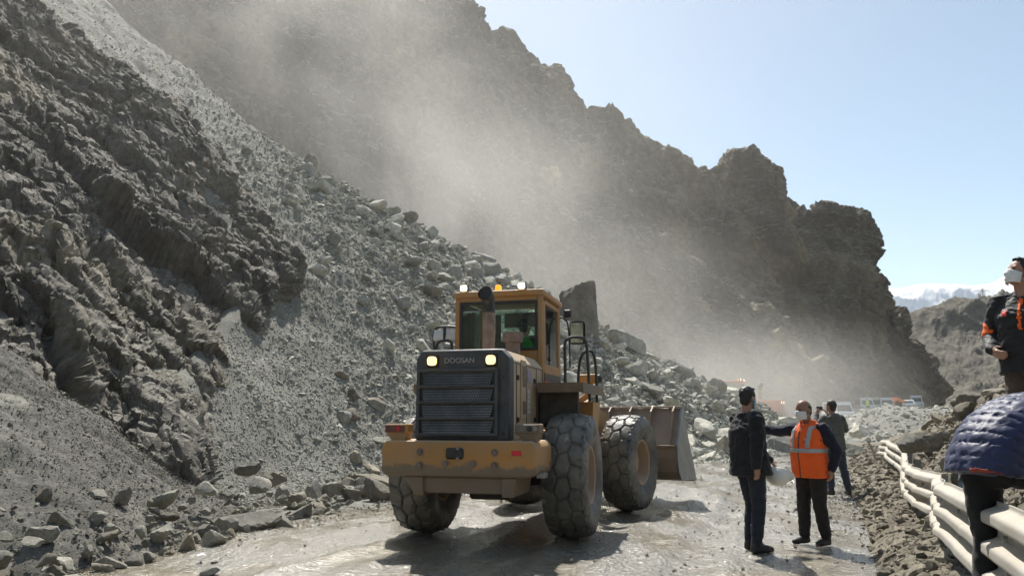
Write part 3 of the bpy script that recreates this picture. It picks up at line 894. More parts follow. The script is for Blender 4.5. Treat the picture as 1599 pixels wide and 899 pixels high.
# gravel on the near slope
gn = G_NEAR.reshape(-1, 3)
idx = r.integers(0, len(gn), 60000)
pts = gn[idx] + r.normal(size=(60000, 3)) * np.array([0.05, 0.05, 0.004])
ok = in_view(pts) & (pts[:, 2] > -0.05); pts = pts[ok]
pts = pts[r.random(len(pts)) < 0.9]
siz = 0.020 * np.exp(0.5 * r.normal(size=len(pts)))
siz = np.where(r.random(len(pts)) < 0.012, siz * 3, siz)
scatter('slope_gravel', pts, np.clip(siz, 0.008, 0.11), M_STONE_DK, 22)

# clods and gravel on the right bank
n = 200000
s = r.uniform(-4, 40, n); e = r.uniform(-2.0, 6.0, n)
x, y = bank_xy(s, e)
keep = (r.random(n) < np.clip((7.0 / np.hypot(x, y))**1.4, 0.05, 1)) & (e > np.interp(s, [-4, 0, 10, 30, 40], [-1.7, -1.0, -1.0, -1.4, -1.8]) - 0.25 * r.random(n))
s, e, x, y = s[keep], e[keep], x[keep], y[keep]
pts = np.stack([x, y, bank_h(s, e)], 1); ok = in_view(pts); pts = pts[ok]
siz = 0.026 * np.exp(0.92 * r.normal(size=len(pts))) * np.clip(np.hypot(pts[:, 0], pts[:, 1]) / 9, 0.6, 2.2)
scatter('bank_clods', pts, np.clip(siz, 0.008, 0.26), M_STONE_TAN, 23)

# grit and pebbles strewn over the road, thicker at the verges
n = 60000
y = 5 + 45 * r.random(n)**1.7
w = r.uniform(-1, 1, n)
keep = r.random(n) < (0.05 + 0.9 * sstep(0.72, 0.98, np.abs(w)) + 0.15 * (w > 0.35))
y, w = y[keep], w[keep]
x = road_x(y) + w * 4.5
pts = np.stack([x, y, gz(x, y) + 0.0], 1); ok = in_view(pts); pts = pts[ok]
siz = 0.022 * np.exp(0.55 * r.normal(size=len(pts))) * np.clip(pts[:, 1] / 11, 0.6, 2)
scatter('road_grit', pts, np.clip(siz, 0.008, 0.12), M_STONE_DK, 24)

# stones of the far heap
n = 16000
x = r.uniform(9, 58, n); y = r.uniform(38, 72, n)
pts = np.stack([x, y, heap_h(x, y)], 1); pts = pts[in_view(pts) & (pts[:, 2] > gz(x, y) + 0.1)]
scatter('heap_stones', pts, np.clip(0.27 * np.exp(0.6 * r.normal(size=len(pts))), 0.08, 1.0), M_STONE, 25)

# boulders
ROCKS = []
for k in range(16):
    sub = 4 if k < 5 else 3
    V, F = cut_rock(300 + k, sub, 7 + k % 4, (1, 0.72 + 0.05 * (k % 5), 0.56 + 0.07 * (k % 4)))
    ROCKS.append({m.name: mesh_np('boulder', V, F, m, True, 24) for m in (M_STONE, M_STONE_DK, M_STONE_TAN)})
GROUP_PILE = 'boulders of the rockslide pile'
GROUP_VERGE = 'rocks along the left road edge'
GROUP_BANK = 'rocks in the right roadside bank'
cand = []      # (pos, size, tilt, material name, group, label)
taken = np.zeros((0, 4))
def try_place(p, s, gap):
    global taken
    if len(taken):
        d = np.linalg.norm(taken[:, :3] - p, axis=1)
        if (d < gap * (taken[:, 3] + s)).any(): return False
    taken = np.vstack([taken, [*p, s]])
    return True
tries = 0
n_pile = 0
rb = np.random.default_rng(33)
while n_pile < 1500 and tries < 16000:
    tries += 1
    b = rb.uniform(-0.4, 20); a = rb.uniform(2, 33)
    ca = crest_a(b)
    if a > ca + 0.8: continue
    edge = ca - a
    frac = sstep(20, 2, edge) * sstep(22, 10, b) if a < 14 else 1.0
    if a < 14 and rb.random() > frac * sstep(2.0, 10.5, a + 0.25 * b): continue
    s = (0.30 + 0.12 * sstep(14, 26, a)) * (1 - rb.random())**(-0.50)
    if s > 1.7: continue
    if a < 14:
        if rb.random() < 0.45: continue
        s = min(s * 0.66, 0.6)
    x, y = scree_xy(a, b); z = float(scree_h(np.array([a]), np.array([b]))[0])
    if y > 20 and y < 26 and x > 1.5 and b < 1: continue
    if try_place(np.array([x, y, z]), s, 0.34):
        n_pile += 1
        cand.append((np.array([x, y, z + 0.12 * s]), s, M_STONE.name, GROUP_PILE, None))
# rocks along the left verge
for k in range(620):
    t = rb.random()
    y = 6.4 + 17.5 * t**1.2
    inner = np.interp(y, [6, 7.2, 8.8, 13.5, 18, 24], [-4.3, -3.95, -3.65, -2.75, -2.9, -3.1])
    x = inner - abs(rb.normal()) * 0.75 - 0.05
    s = min(0.12 * (1 - rb.random())**(-0.5), 0.30) * np.clip(y / 10, 0.7, 1.5)
    zz = 0.0
    if y > 13.7:
        rel = np.array([x, y]) - T0; zz = max(0.0, float(scree_h(np.array([rel @ TA]), np.array([rel @ TB]))[0]))
    else:
        zz = max(0.0, (inner - x - 0.35) * 0.45)
    if try_place(np.array([x, y, zz]), s, 0.42):
        cand.append((np.array([x, y, zz + 0.10 * s]), s, M_STONE_DK.name if rb.random() < 0.6 else M_STONE_TAN.name, GROUP_VERGE, None))
# rocks in the bank
for k in range(700):
    s_ = rb.uniform(-1.5, 30)**1.0; e_ = rb.uniform(-1.1, 3.4)
    sz = 0.13 * (1 - rb.random())**(-0.55) * np.clip((s_ + 8) / 14, 0.7, 1.6)
    if sz > 0.95: continue
    if e_ < 0.1: sz = min(sz, 0.26)
    x, y = bank_xy(s_, e_); z = float(bank_h(np.array([s_]), np.array([e_]))[0])
    if try_place(np.array([x, y, z]), sz, 0.44):
        cand.append((np.array([x, y, z + 0.08 * sz]), sz, M_STONE_TAN.name, GROUP_BANK, None))
pos = np.array([c[0] for c in cand]); size = np.array([c[1] for c in cand])
pr = project(pos); pix = size * FPX / pr[:, 2]
vis = in_view(pos, 20, 20)
def rock_label(i):
    """what tells one rock from the next: its size, its colour and what it lies beside"""
    p, s_, mn, g, _ = cand[i]
    px, py, _d = pr[i]
    big = 'large' if pix[i] > (34 if g == GROUP_PILE else 30) else ('mid sized' if pix[i] > (22 if g == GROUP_PILE else 18) else 'small')
    if g == GROUP_PILE:
        if px < 560: where = 'high on the scree between the dark cliff and the loader'
        elif px < 715: where = 'on the slide just left of the loader cab'
        elif px < 880: where = 'on the slide crest above the loader cab'
        elif px < 1000: where = 'on the slide right of the loader cab'
        elif px < 1090: where = 'on the slide directly above the loader bucket'
        else: where = 'at the right end of the slide behind the man in black'
        return big.replace('mid sized', 'medium') + ' angular grey boulder ' + where
    col = 'tan' if mn == M_STONE_TAN.name else 'grey'
    if g == GROUP_VERGE:
        if px < 160: where = 'in the bottom left corner below the gravel slope'
        elif px < 330: where = 'at the foot of the gravel slope beside the mud'
        elif px < 470: where = 'where gravel slope and scree meet beside the road'
        else: where = 'on the road edge just left of the loader rear wheel'
        return big.replace('mid sized', 'medium') + ' ' + col + ' broken rock ' + where
    rel_ = (p[:2] - RL0) @ RLN
    if rel_ < -0.05: where = 'between the guard rail and the wet road'
    elif px > 1470: where = 'high in the bank beside the navy puffer jacket'
    elif py < 660: where = 'along the top of the bank beyond the guard rail'
    else: where = 'in the bank close behind the guard rail'
    return big.replace('mid sized', 'medium') + ' brown rock ' + where
order = [i for i in np.argsort(-pix) if vis[i]]
NAMED = 285
def put_rock(p, s, mname, group, label, seed, mesh=None, name='boulder', eul=None, scl=None):
    rr = np.random.default_rng(seed)
    me = mesh or ROCKS[int(rr.integers(0, len(ROCKS)))][mname]
    o = link(name, me)
    o.location = p
    o.rotation_euler = eul if eul is not None else (rr.normal() * 0.35, rr.normal() * 0.35, rr.uniform(0, 6.28))
    q = s * rr.uniform(0.85, 1.2, 3)
    o.scale = scl if scl is not None else (q[0], q[1], q[2])
    tag(o, label, 'rock', group)
    return o
for i in order[:NAMED]:
    p, s, mn, g, lab = cand[i]
    put_rock(p, s, mn, g, rock_label(i), 5000 + i, name='boulder' if g == GROUP_PILE else 'rock')
rest = order[NAMED:]
for g, nm, mt in ((GROUP_PILE, 'rubble', M_STONE), (GROUP_VERGE, 'verge_rubble', M_STONE_DK), (GROUP_BANK, 'bank_rubble', M_STONE_TAN)):
    ii = [i for i in rest if cand[i][3] == g]
    if ii: scatter(nm, pos[ii], size[ii] * 1.05, mt, 40 + len(ii))
# singled out boulders
def terrain_h(x, y):
    rel = np.stack([x, y], -1) - T0
    h1 = scree_h(rel @ TA, rel @ TB)
    rl = np.stack([x, y], -1) - RL0
    s_, e_ = rl @ RLD, rl @ RLN
    h2 = np.where((e_ > -1.9) & (e_ < 16) & (s_ > -8.5) & (s_ < 44), bank_h(s_, e_), -9)
    return np.maximum(np.maximum(h1, h2), gz(x, y) - 0.01)
def hit(px, py, d0=5.0, d1=70.0):
    """where the sight line through a photograph pixel meets the ground"""
    rr = ray(px, py); d = np.linspace(d0, d1, 2600)
    p = np.array([0, 0, CAMZ]) + rr * (d / rr[1])[:, None]
    below = np.nonzero(p[:, 2] < terrain_h(p[:, 0], p[:, 1]))[0]
    return p[below[0]] if len(below) else None
def special(px, py, d, w, name, label, mat, flat, seed, sub=5, planes=10, eul=(0, 0, 0), rough=0.02, sink=0.28, onground=True, slab=False):
    V, F = cut_rock(seed, sub, planes, (1, 1, 1), 0.006, rough)
    if slab:
        # a broken block: flat sides with a ragged top
        D, F = ICO[5]
        nr = np.array([(1, .05, .02), (-1, .1, .1), (.08, 1, .05), (0, -1, .12), (-.25, .1, 1), (0, 0, -1), (-.75, -.2, .8), (.7, -.7, .15), (-.6, -.75, .1)], float); nr /= np.linalg.norm(nr, axis=1, keepdims=True)
        of = np.array([.40, .42, .36, .36, .46, .5, .50, .44, .45])
        dt = D @ nr.T; t_ = np.where(dt > 0.05, of / np.maximum(dt, .05), 9.0).min(1)
        V = D * t_[:, None]
        top = sstep(0.15, 0.4, V[:, 2])
        V = V + D * (0.030 * fbm(V * 5 + seed, 4, seed) + (0.02 + 0.05 * top) * (worley(V * 6 + seed, seed)[2] - 0.5))[:, None]
    V = V * np.array(flat)
    me = mesh_np(name, V, F, mat, True, 24)
    o = link(name, me); o.scale = (w,) * 3; o.rotation_euler = eul
    p = hit(px, py + 0.30 * w * flat[2] * FPX / d) if onground else None
    if p is None or abs(p[1] - d) > 0.6 * d: p = P(px, py, d)
    else: p = p + np.array([0, 0, w * flat[2] * (0.5 - sink) * 0.8])
    o.location = p
    tag(o, label, 'rock', None)
    return o
# ------------------------------------------------------------------ wheel loader
DIRT = (0.27, 0.225, 0.165)
M_YEL = dirty_paint('yellow_paint', (0.47, 0.215, 0.036), (0.35, 0.26, 0.165), 0.52, 0.5)
M_YEL_CW = dirty_paint('counterweight_paint', (0.46, 0.215, 0.038), (0.32, 0.24, 0.16), 0.52, 0.55, zline=0.93)
M_HOOD = dirty_paint('dusty_hood_paint', (0.50, 0.37, 0.22), (0.40, 0.31, 0.215), 0.6, 0.5)
M_FEND = dirty_paint('shaded_muddy_paint', (0.16, 0.115, 0.075), (0.24, 0.18, 0.125), 0.5, 0.6)  # base darkened to paint in the skirt's shade, with mud over it
M_GRILL = dirty_paint('charcoal_paint', (0.035, 0.042, 0.05), (0.11, 0.11, 0.105), 0.25, 0.45, chips=(0.09, 0.09, 0.09))
M_STEEL = dirty_paint('worn_bucket_steel', (0.25, 0.185, 0.14), (0.34, 0.265, 0.19), 0.55, 0.5, chips=(0.11, 0.07, 0.05))
M_GREYSTEEL = plain('scoured_steel', (0.27, 0.28, 0.28), 0.38, 0.5, 0.25, 5, 0.003)
M_BLACK = plain('black_metal', (0.025, 0.026, 0.027), 0.45, 0, 0.3, 12, 0.001)
M_DARK = plain('grimy_chassis', (0.06, 0.052, 0.045), 0.8, 0, 0.4, 7, 0.008)
M_RUST = plain('rusty_pipe', (0.22, 0.165, 0.135), 0.75, 0.1, 0.35, 9, 0.003)
M_LENS_RED = plain('red_lens', (0.40, 0.02, 0.03), 0.25, 0, 0.2, 20)
M_REFL_RED = plain('red_reflector', (0.62, 0.03, 0.04), 0.3, 0, 0.1, 20)
M_LAMP = emit_mat('lit_lamp', (1.0, 0.56, 0.17), 1.25)
M_LAMP_W = emit_mat('lit_work_lamp', (1.0, 0.74, 0.42), 2.0)
M_BEACON = emit_mat('amber_beacon', (1.0, 0.33, 0.02), 0.9, (0.8, 0.3, 0.02))
M_LETTER = plain('silver_lettering', (0.38, 0.38, 0.37), 0.4, 0.3, 0.15, 20)
M_DECAL = plain('faded_decal', (0.30, 0.25, 0.30), 0.6, 0, 0.2, 30)
M_DECAL_W = plain('white_sticker', (0.55, 0.54, 0.52), 0.6, 0, 0.2, 30)
M_MIRROR = plain('mirror_glass', (0.36, 0.40, 0.36), 0.10, 1.0, 0.5, 14)
M_HOSE = plain('pale_hose', (0.62, 0.60, 0.55), 0.6, 0, 0.15, 10)
def glass_mat(name, tint, gloss=0.10):
    m = bpy.data.materials.new(name); m.use_nodes = True
    nt = m.node_tree; nt.nodes.clear(); L = nt.links.new
    out = nt.nodes.new('ShaderNodeOutputMaterial')
    tr = N(nt, 'ShaderNodeBsdfTransparent'); tr.inputs[0].default_value = (*tint, 1)
    gl = N(nt, 'ShaderNodeBsdfGlossy'); gl.inputs['Roughness'].default_value = 0.03
    df = N(nt, 'ShaderNodeBsdfDiffuse'); df.inputs[0].default_value = (0.35, 0.38, 0.36, 1)
    fr = N(nt, 'ShaderNodeFresnel'); fr.inputs[0].default_value = 1.45
    m1 = N(nt, 'ShaderNodeMixShader'); L(fr.outputs[0], m1.inputs[0]); L(tr.outputs[0], m1.inputs[1]); L(gl.outputs[0], m1.inputs[2])
    m2 = N(nt, 'ShaderNodeMixShader'); L(ramp(nt, noise(nt, 6, 5, 0.6, ocoord(nt)), [(0.4, (0.02,) * 3), (0.8, (gloss,) * 3)]), m2.inputs[0]); L(m1.outputs[0], m2.inputs[1]); L(df.outputs[0], m2.inputs[2])
    L(m2.outputs[0], out.inputs['Surface'])
    return m
M_GLASS = glass_mat('cab_glass', (0.84, 0.95, 0.90), 0.05)
def tyre_mat():
    m, nt, b = new_mat('muddy_rubber')
    co = ocoord(nt)
    f = ramp(nt, noise(nt, 3.2, 6, 0.65, co), [(0.36, (0, 0, 0)), (0.66, (1, 1, 1))])
    c = mixc(nt, f, (0.062, 0.064, 0.062), (0.19, 0.175, 0.14))
    nt.links.new(c, b.inputs['Base Color'])
    nt.links.new(ramp(nt, noise(nt, 5.0, 4, 0.6, co), [(0.35, (0.30,) * 3), (0.65, (0.75,) * 3)]), b.inputs['Roughness'])
    bump(nt, b, noise(nt, 38, 5, 0.65, co), 0.5, 0.008)
    return m
M_TYRE = tyre_mat()
def perforated_mat():
    m, nt, b = new_mat('perforated_sheet')
    co = ocoord(nt)
    mp = N(nt, 'ShaderNodeMapping'); mp.inputs['Scale'].default_value = (1 / 0.030, 1, 1 / 0.030)
    nt.links.new(co, mp.inputs[0])
    v = N(nt, 'ShaderNodeTexVoronoi'); v.inputs['Randomness'].default_value = 0.0; v.inputs['Scale'].default_value = 1.0; v.voronoi_dimensions = '3D'
    sx = N(nt, 'ShaderNodeSeparateXYZ'); nt.links.new(mp.outputs[0], sx.inputs[0])
    # offset every second row for a staggered pattern
    fl = N(nt, 'ShaderNodeMath', operation='FLOOR'); nt.links.new(sx.outputs[2], fl.inputs[0])
    md = N(nt, 'ShaderNodeMath', operation='MODULO'); nt.links.new(fl.outputs[0], md.inputs[0]); md.inputs[1].default_value = 2.0
    ad = N(nt, 'ShaderNodeMath', operation='MULTIPLY_ADD'); nt.links.new(md.outputs[0], ad.inputs[0]); ad.inputs[1].default_value = 0.5; nt.links.new(sx.outputs[0], ad.inputs[2])
    cb = N(nt, 'ShaderNodeCombineXYZ'); nt.links.new(ad.outputs[0], cb.inputs[0]); nt.links.new(sx.outputs[2], cb.inputs[2])
    v.voronoi_dimensions = '2D'
    c2 = N(nt, 'ShaderNodeCombineXYZ'); nt.links.new(ad.outputs[0], c2.inputs[0]); nt.links.new(sx.outputs[2], c2.inputs[1])
    nt.links.new(c2.outputs[0], v.inputs['Vector'])
    f = ramp(nt, v.outputs['Distance'], [(0.30, (0, 0, 0)), (0.40, (1, 1, 1))])
    d = ramp(nt, noise(nt, 3.0, 4, 0.6, co), [(0.4, (0.07, 0.078, 0.085)), (0.62, (0.15, 0.155, 0.16))])
    nt.links.new(mixc(nt, f, (0.004, 0.004, 0.004), d), b.inputs['Base Color'])
    b.inputs['Roughness'].default_value = 0.5
    return m
M_PERF = perforated_mat()

LOADER_YAW = 15.0
R0 = np.array([-0.17, 10.42])
loader = empty('wheel_loader', (R0[0], R0[1], 0), -math.radians(LOADER_YAW))
tag(loader, 'yellow wheel loader with lit rear lamps and a dusty counterweight on the wet mud road', 'wheel loader')
R = 0.775; TW = 0.285
# ---- wheels
def tyre_mesh():
    nth = 300
    prof = [(-0.20, 0.355), (-0.235, 0.39), (-0.272, 0.46), (-0.290, 0.54), (-0.288, 0.62), (-0.277, 0.675), (-0.262, 0.715), (-0.243, 0.745)]
    xs = np.linspace(-0.215, 0.215, 27)
    tread = [(x, R - 0.03 * (x / 0.22)**2 - 0.004) for x in xs]
    pr = np.array(prof + tread + [(-x, r_) for x, r_ in prof[::-1]])
    th = np.linspace(0, 2 * math.pi, nth, endpoint=False)
    TH, X = np.meshgrid(th, pr[:, 0], indexing='ij'); RR = np.broadcast_to(pr[:, 1], TH.shape).copy()
    p = np.stack([np.cos(TH).ravel() * R, np.sin(TH).ravel() * R, X.ravel()], 1)
    # staggered six-sided lugs in three rows, slightly skewed, with open shoulder grooves
    NC = 17
    U = (TH.ravel() / (2 * math.pi)) * NC; W_ = X.ravel() / 0.165
    U = U + 0.10 * np.sin(W_ * 2.2)
    best = np.full(len(U), 9.0); second = best.copy(); cid = np.zeros(len(U))
    for row in (-2, -1, 0, 1, 2):
        sh_ = 0.5 * (row % 2)
        k0 = np.floor(U - sh_)
        for dk in (0, 1):
            kk = k0 + dk
            jit = (((kk % NC) * 12.9898 + row * 78.233) % 1.0 - 0.5) * 0.16
            du = (U - sh_ - kk + jit) * 1.02; dw = (W_ - row) * 0.98
            dd = np.sqrt(du * du + dw * dw)
            near = dd < best
            second = np.where(near, best, np.minimum(second, dd)); cid = np.where(near, (kk * 0.37 + row * 0.61) % 1.0, cid); best = np.where(near, dd, best)
    groove = np.exp(-((second - best) / 0.115)**4)
    mask = sstep(0.655, 0.70, RR.ravel())
    # chunky shoulder lugs
    ang = TH.ravel() * 30 + 9 * np.abs(X.ravel())
    lug = sstep(0.55, 0.9, np.cos(ang)) * sstep(0.60, 0.66, RR.ravel()) * (np.abs(X.ravel()) > 0.20)
    dr = -0.027 * groove * mask - 0.030 * lug * (1 - mask * 0.4) + 0.006 * (cid - 0.5) * mask
    dr += 0.006 * perlin(p * 14, 5)
    RR = RR + dr.reshape(RR.shape)
    side = 0.008 * np.exp(-((RR - 0.50) / 0.012)**2) + 0.006 * np.exp(-((RR - 0.42) / 0.01)**2)
    X = X + np.sign(X) * side
    V = np.stack([X, RR * np.cos(TH), RR * np.sin(TH)], 2).reshape(-1, 3)
    F = grid_faces(nth, len(pr), True)
    return mesh_np('tyre', V, F[:, ::-1], M_TYRE, True, 40)
TYRE = tyre_mesh()
def rim_obj(parent, side):
    mb = MB()
    for sg in (side, -side):
        mb.lathe([(sg * 0.20, 0.365), (sg * 0.225, 0.372), (sg * 0.235, 0.36), (sg * 0.225, 0.335), (sg * 0.17, 0.318), (sg * 0.06, 0.305), (sg * 0.045, 0.20), (sg * 0.06, 0.185), (sg * 0.10, 0.17), (sg * 0.12, 0.13), (sg * 0.12, 0.0)], (0, 0, 0), (1, 0, 0), 40)
    rim = mb.build('rim', M_RIM, parent, True, 40)
    b = MB()
    for k in range(12):
        a = 2 * math.pi * k / 12
        b.cyl((side * 0.04, 0.245 * math.cos(a), 0.245 * math.sin(a)), (side * 0.075, 0.245 * math.cos(a), 0.245 * math.sin(a)), 0.017, 6)
    b.build('wheel_nuts', M_RIM, parent)
M_RIM = dirty_paint('dusty_rim_paint', (0.42, 0.27, 0.17), (0.36, 0.28, 0.20), 0.7, 0.6)
HY = 1.70; FYAW = -math.radians(13.0)
XF = Matrix.Translation((0, HY, 0)) @ Matrix.Rotation(FYAW, 4, 'Z')
def fpt(x, y, z):
    return XF @ Vector((x, y, z))
for (x, fy, front) in ((-0.985, 0, False), (0.985, 0, False), (-0.985, HY, True), (0.985, HY, True)):
    w = empty('wheel', parent=loader)
    if front:
        w.location = fpt(x, fy, R - 0.012); w.rotation_euler = (0.4, 0, FYAW)
    else:
        w.location = (x, 0, R - 0.012); w.rotation_euler = (0.0 if x > 0 else 1.1, 0, 0)
    link('tyre', TYRE, w)
    rim_obj(w, 1 if x > 0 else -1)
# ---- counterweight
mb = MB()
cwx = -0.055
mb.prism([(cwx - 0.92, 0.86), (cwx - 0.92, 1.15), (cwx - 0.87, 1.215), (cwx + 0.87, 1.215), (cwx + 0.92, 1.15), (cwx + 0.92, 0.86), (cwx + 0.84, 0.82), (cwx + 0.60, 0.815), (cwx - 0.62, 0.815), (cwx - 0.86, 0.815)], 'y', -1.56, -0.72)
cw = mb.build('counterweight', M_YEL_CW, loader, False)
bm_ = cw.modifiers.new('bevel', 'BEVEL'); bm_.width = 0.028; bm_.segments = 2; bm_.limit_method = 'ANGLE'; bm_.angle_limit = 0.5
m2 = MB()
m2.prism([(cwx - 0.50, 0.813), (cwx + 0.62, 0.813), (cwx + 0.60, 0.66), (cwx + 0.56, 0.632), (cwx - 0.36, 0.632), (cwx - 0.44, 0.66)], 'y', -1.50, -0.80)
for sx in (-1, 1):
    xx = cwx + 0.06 + sx * 0.545
    m2.prism([(xx - 0.085, 0.812), (xx + 0.085, 0.812), (xx + 0.085 - 0.04 * (sx > 0), 0.60), (xx - 0.085 + 0.10 * (sx < 0), 0.60)] if sx > 0 else [(xx - 0.16, 0.812), (xx + 0.075, 0.812), (xx + 0.085, 0.60), (xx - 0.02, 0.60)], 'y', -1.535, -0.78)
lw = m2.build('hitch_frame', M_YEL_CW, cw, False)
bm_ = lw.modifiers.new('bevel', 'BEVEL'); bm_.width = 0.015; bm_.segments = 2; bm_.limit_method = 'ANGLE'; bm_.angle_limit = 0.5
m3 = MB(); m3.box((cwx - 0.02, -1.565, 1.075), (0.21, 0.05, 0.125), 0.02); m3.build('hitch_slot', M_BLACK, cw)
m3 = MB(); m3.box((cwx + 0.02, -1.578, 1.075), (0.035, 0.02, 0.12)); m3.build('hitch_pin', M_GREYSTEEL, cw)
for bx, bz in ((-0.44, 1.09), (0.45, 1.09), (-0.44, 0.94), (0.45, 0.95), (-0.13, 0.965), (0.20, 0.965)):
    b = MB(); b.cyl((cwx + bx, -1.555, bz), (cwx + bx, -1.568, bz), 0.042, 14); b.cyl((cwx + bx, -1.567, bz), (cwx + bx, -1.592, bz), 0.024, 6); b.build('bolt', M_RUST, cw)
m3 = MB(); m3.box((cwx + 0.70, -1.564, 1.085), (0.11, 0.012, 0.055), 0.004); m3.build('reflector', M_REFL_RED, cw)
m3 = MB(); m3.box((cwx + 0.93, -1.30, 0.835), (0.10, 0.16, 0.06), 0.01); m3.build('step_stub', M_GREYSTEEL, cw)
# tail lights on brackets
for sx, red in ((-1, True), (1, False)):
    bx = cwx + (-0.79 if sx < 0 else 0.80)
    b = MB(); b.prism([(bx - 0.06, 1.21), (bx + 0.09, 1.21), (bx + 0.12, 1.295), (bx - 0.13, 1.295)], 'y', -1.42, -1.22)
    b.box((bx - 0.01, -1.33, 1.35), (0.29, 0.20, 0.11), 0.012)
    tl = b.build('tail_light', M_YEL if red else M_FEND, loader, False)
    b = MB(); b.box((bx - 0.02, -1.434, 1.35), (0.24, 0.014, 0.085), 0.004); b.build('lamp_face', plain('dark_lamp_face', (0.13, 0.05, 0.035) if red else (0.15, 0.14, 0.13), 0.5, 0, 0.25, 20), tl)
    b = MB(); b.cyl((bx + 0.02, -1.438, 1.35), (bx + 0.02, -1.449, 1.35), 0.033, 14); b.build('lens', M_LENS_RED if red else M_DARK, tl)
    if not red:
        b = MB(); b.cyl((bx + 0.085, -1.438, 1.35), (bx + 0.085, -1.447, 1.35), 0.026, 14); b.build('lens', M_GREYSTEEL, tl)
# ---- chassis and axles
b = MB(); b.box((0, 0.35, 0.95), (0.86, 2.5, 0.55), 0.03); b.box((0, 0.3, 0.62), (0.5, 1.6, 0.3), 0.03)
b.tube([(-0.85, 0, R), (-0.3, 0, R), (0, 0, R), (0.3, 0, R), (0.85, 0, R)], [0.13, 0.17, 0.27, 0.17, 0.13], 18)
b.box((0, -0.55, 0.95), (0.9, 0.5, 0.5), 0.02)
b.build('rear_chassis', M_DARK, loader)
b = MB(); b.X = XF; b.box((0, 0.55, 0.98), (0.62, 1.5, 0.62), 0.03); b.box((0, 1.3, 1.2), (0.74, 0.9, 1.0), 0.05)
b.tube([(-0.85, HY, R), (-0.3, HY, R), (0, HY, R), (0.3, HY, R), (0.85, HY, R)], [0.13, 0.17, 0.27, 0.17, 0.13], 18)
b.build('front_chassis', M_YEL, loader)
# ---- hood
hx0, hx1 = -0.64, 0.50
hc = (hx0 + hx1) / 2
def hood_prof(grow=0.0, top=2.27, bot=1.215, ch=0.13):
    return [(hx0 - grow, bot), (hx0 - grow, top - ch), (hx0 + ch * 0.6 - grow, top), (hx1 - ch * 0.9 + grow, top), (hx1 + grow, top - ch), (hx1 + grow, bot)]
b = MB(); b.prism(hood_prof(0, 2.275), 'y', -1.16, 0.42); hood = b.build('hood', M_HOOD, loader, False)
b = MB()
pf = hood_prof(0.015, 2.285, 1.213, 0.12)
fr = [(x, -1.36, z) for x, z in pf]; bk = [(x, -1.15, z) for x, z in pf]
fr = [(x * 0.985 + hc * 0.015, y, z - (0.02 if z > 2.2 else 0)) for x, y, z in fr]
n = len(pf); b.add(fr + bk, [tuple(range(n)), tuple(range(n, 2 * n))[::-1]] + [(i, n + i, n + (i + 1) % n, (i + 1) % n) for i in range(n)])
cowl = b.build('rear_cowl', M_GRILL, loader, False)
bv = cowl.modifiers.new('bevel', 'BEVEL'); bv.width = 0.03; bv.segments = 3; bv.limit_method = 'ANGLE'; bv.angle_limit = 0.5
bv = hood.modifiers.new('bevel', 'BEVEL'); bv.width = 0.02; bv.segments = 2; bv.limit_method = 'ANGLE'; bv.angle_limit = 0.5
# grille: frame bars with four sloped perforated louvres
gx0, gx1 = hx0 + 0.055, hx1 - 0.15
zt, zb = 2.02, 1.28
nl = 4; hh = (zt - zb) / nl
gr = MB()
for k in range(nl + 1):
    gr.box(((gx0 + gx1) / 2, -1.385, zb + k * hh), (gx1 - gx0 + 0.05, 0.055, 0.034), 0.008)
for x in (gx0 - 0.012, gx1 + 0.012):
    gr.box((x, -1.387, (zt + zb) / 2), (0.040, 0.05, zt - zb + 0.03), 0.008)
grille = gr.build('grille', M_GRILL, loader)
for k in range(nl):
    z0 = zb + k * hh + 0.018; z1 = z0 + hh - 0.036
    b = MB()
    b.hexa([(gx0 + 0.06, -1.405, z0), (gx1 - 0.06, -1.405, z0), (gx1 - 0.06, -1.365, z0), (gx0 + 0.06, -1.365, z0), (gx0 + 0.02, -1.372, z1), (gx1 - 0.02, -1.372, z1), (gx1 - 0.02, -1.362, z1), (gx0 + 0.02, -1.362, z1)])
    b.build('louvre', M_PERF, grille, False)
# headlights and lettering on the cowl
for x in (hx0 + 0.21, hx1 - 0.205):
    b = MB(); b.box((x, -1.362, 2.135), (0.155, 0.05, 0.145), 0.03, seg=3); hl = b.build('headlight', M_BLACK, loader)
    b = MB(); b.box((x, -1.388, 2.135), (0.110, 0.02, 0.104), 0.034, seg=4); b.build('lens', M_LAMP, hl)
def lettering(name, text, size, mat, parent, loc, rot, ext=0.004, sx=1.0):
    cu = bpy.data.curves.new(name, 'FONT'); cu.body = text; cu.size = size; cu.extrude = ext; cu.align_x = 'CENTER'; cu.align_y = 'CENTER'
    t = bpy.data.objects.new(name, cu); COL.objects.link(t)
    me = bpy.data.meshes.new_from_object(t.evaluated_get(bpy.context.evaluated_depsgraph_get()))
    bpy.data.objects.remove(t); me.materials.clear(); me.materials.append(mat)
    o = link(name, me, parent); o.location = loc; o.rotation_euler = rot; o.scale = (sx, 1, 1)
    return o
lettering('lettering', 'DOOSAN', 0.088, M_LETTER, loader, (hc - 0.03, -1.364, 2.135), (math.pi / 2, 0, 0), 0.006, 1.0)
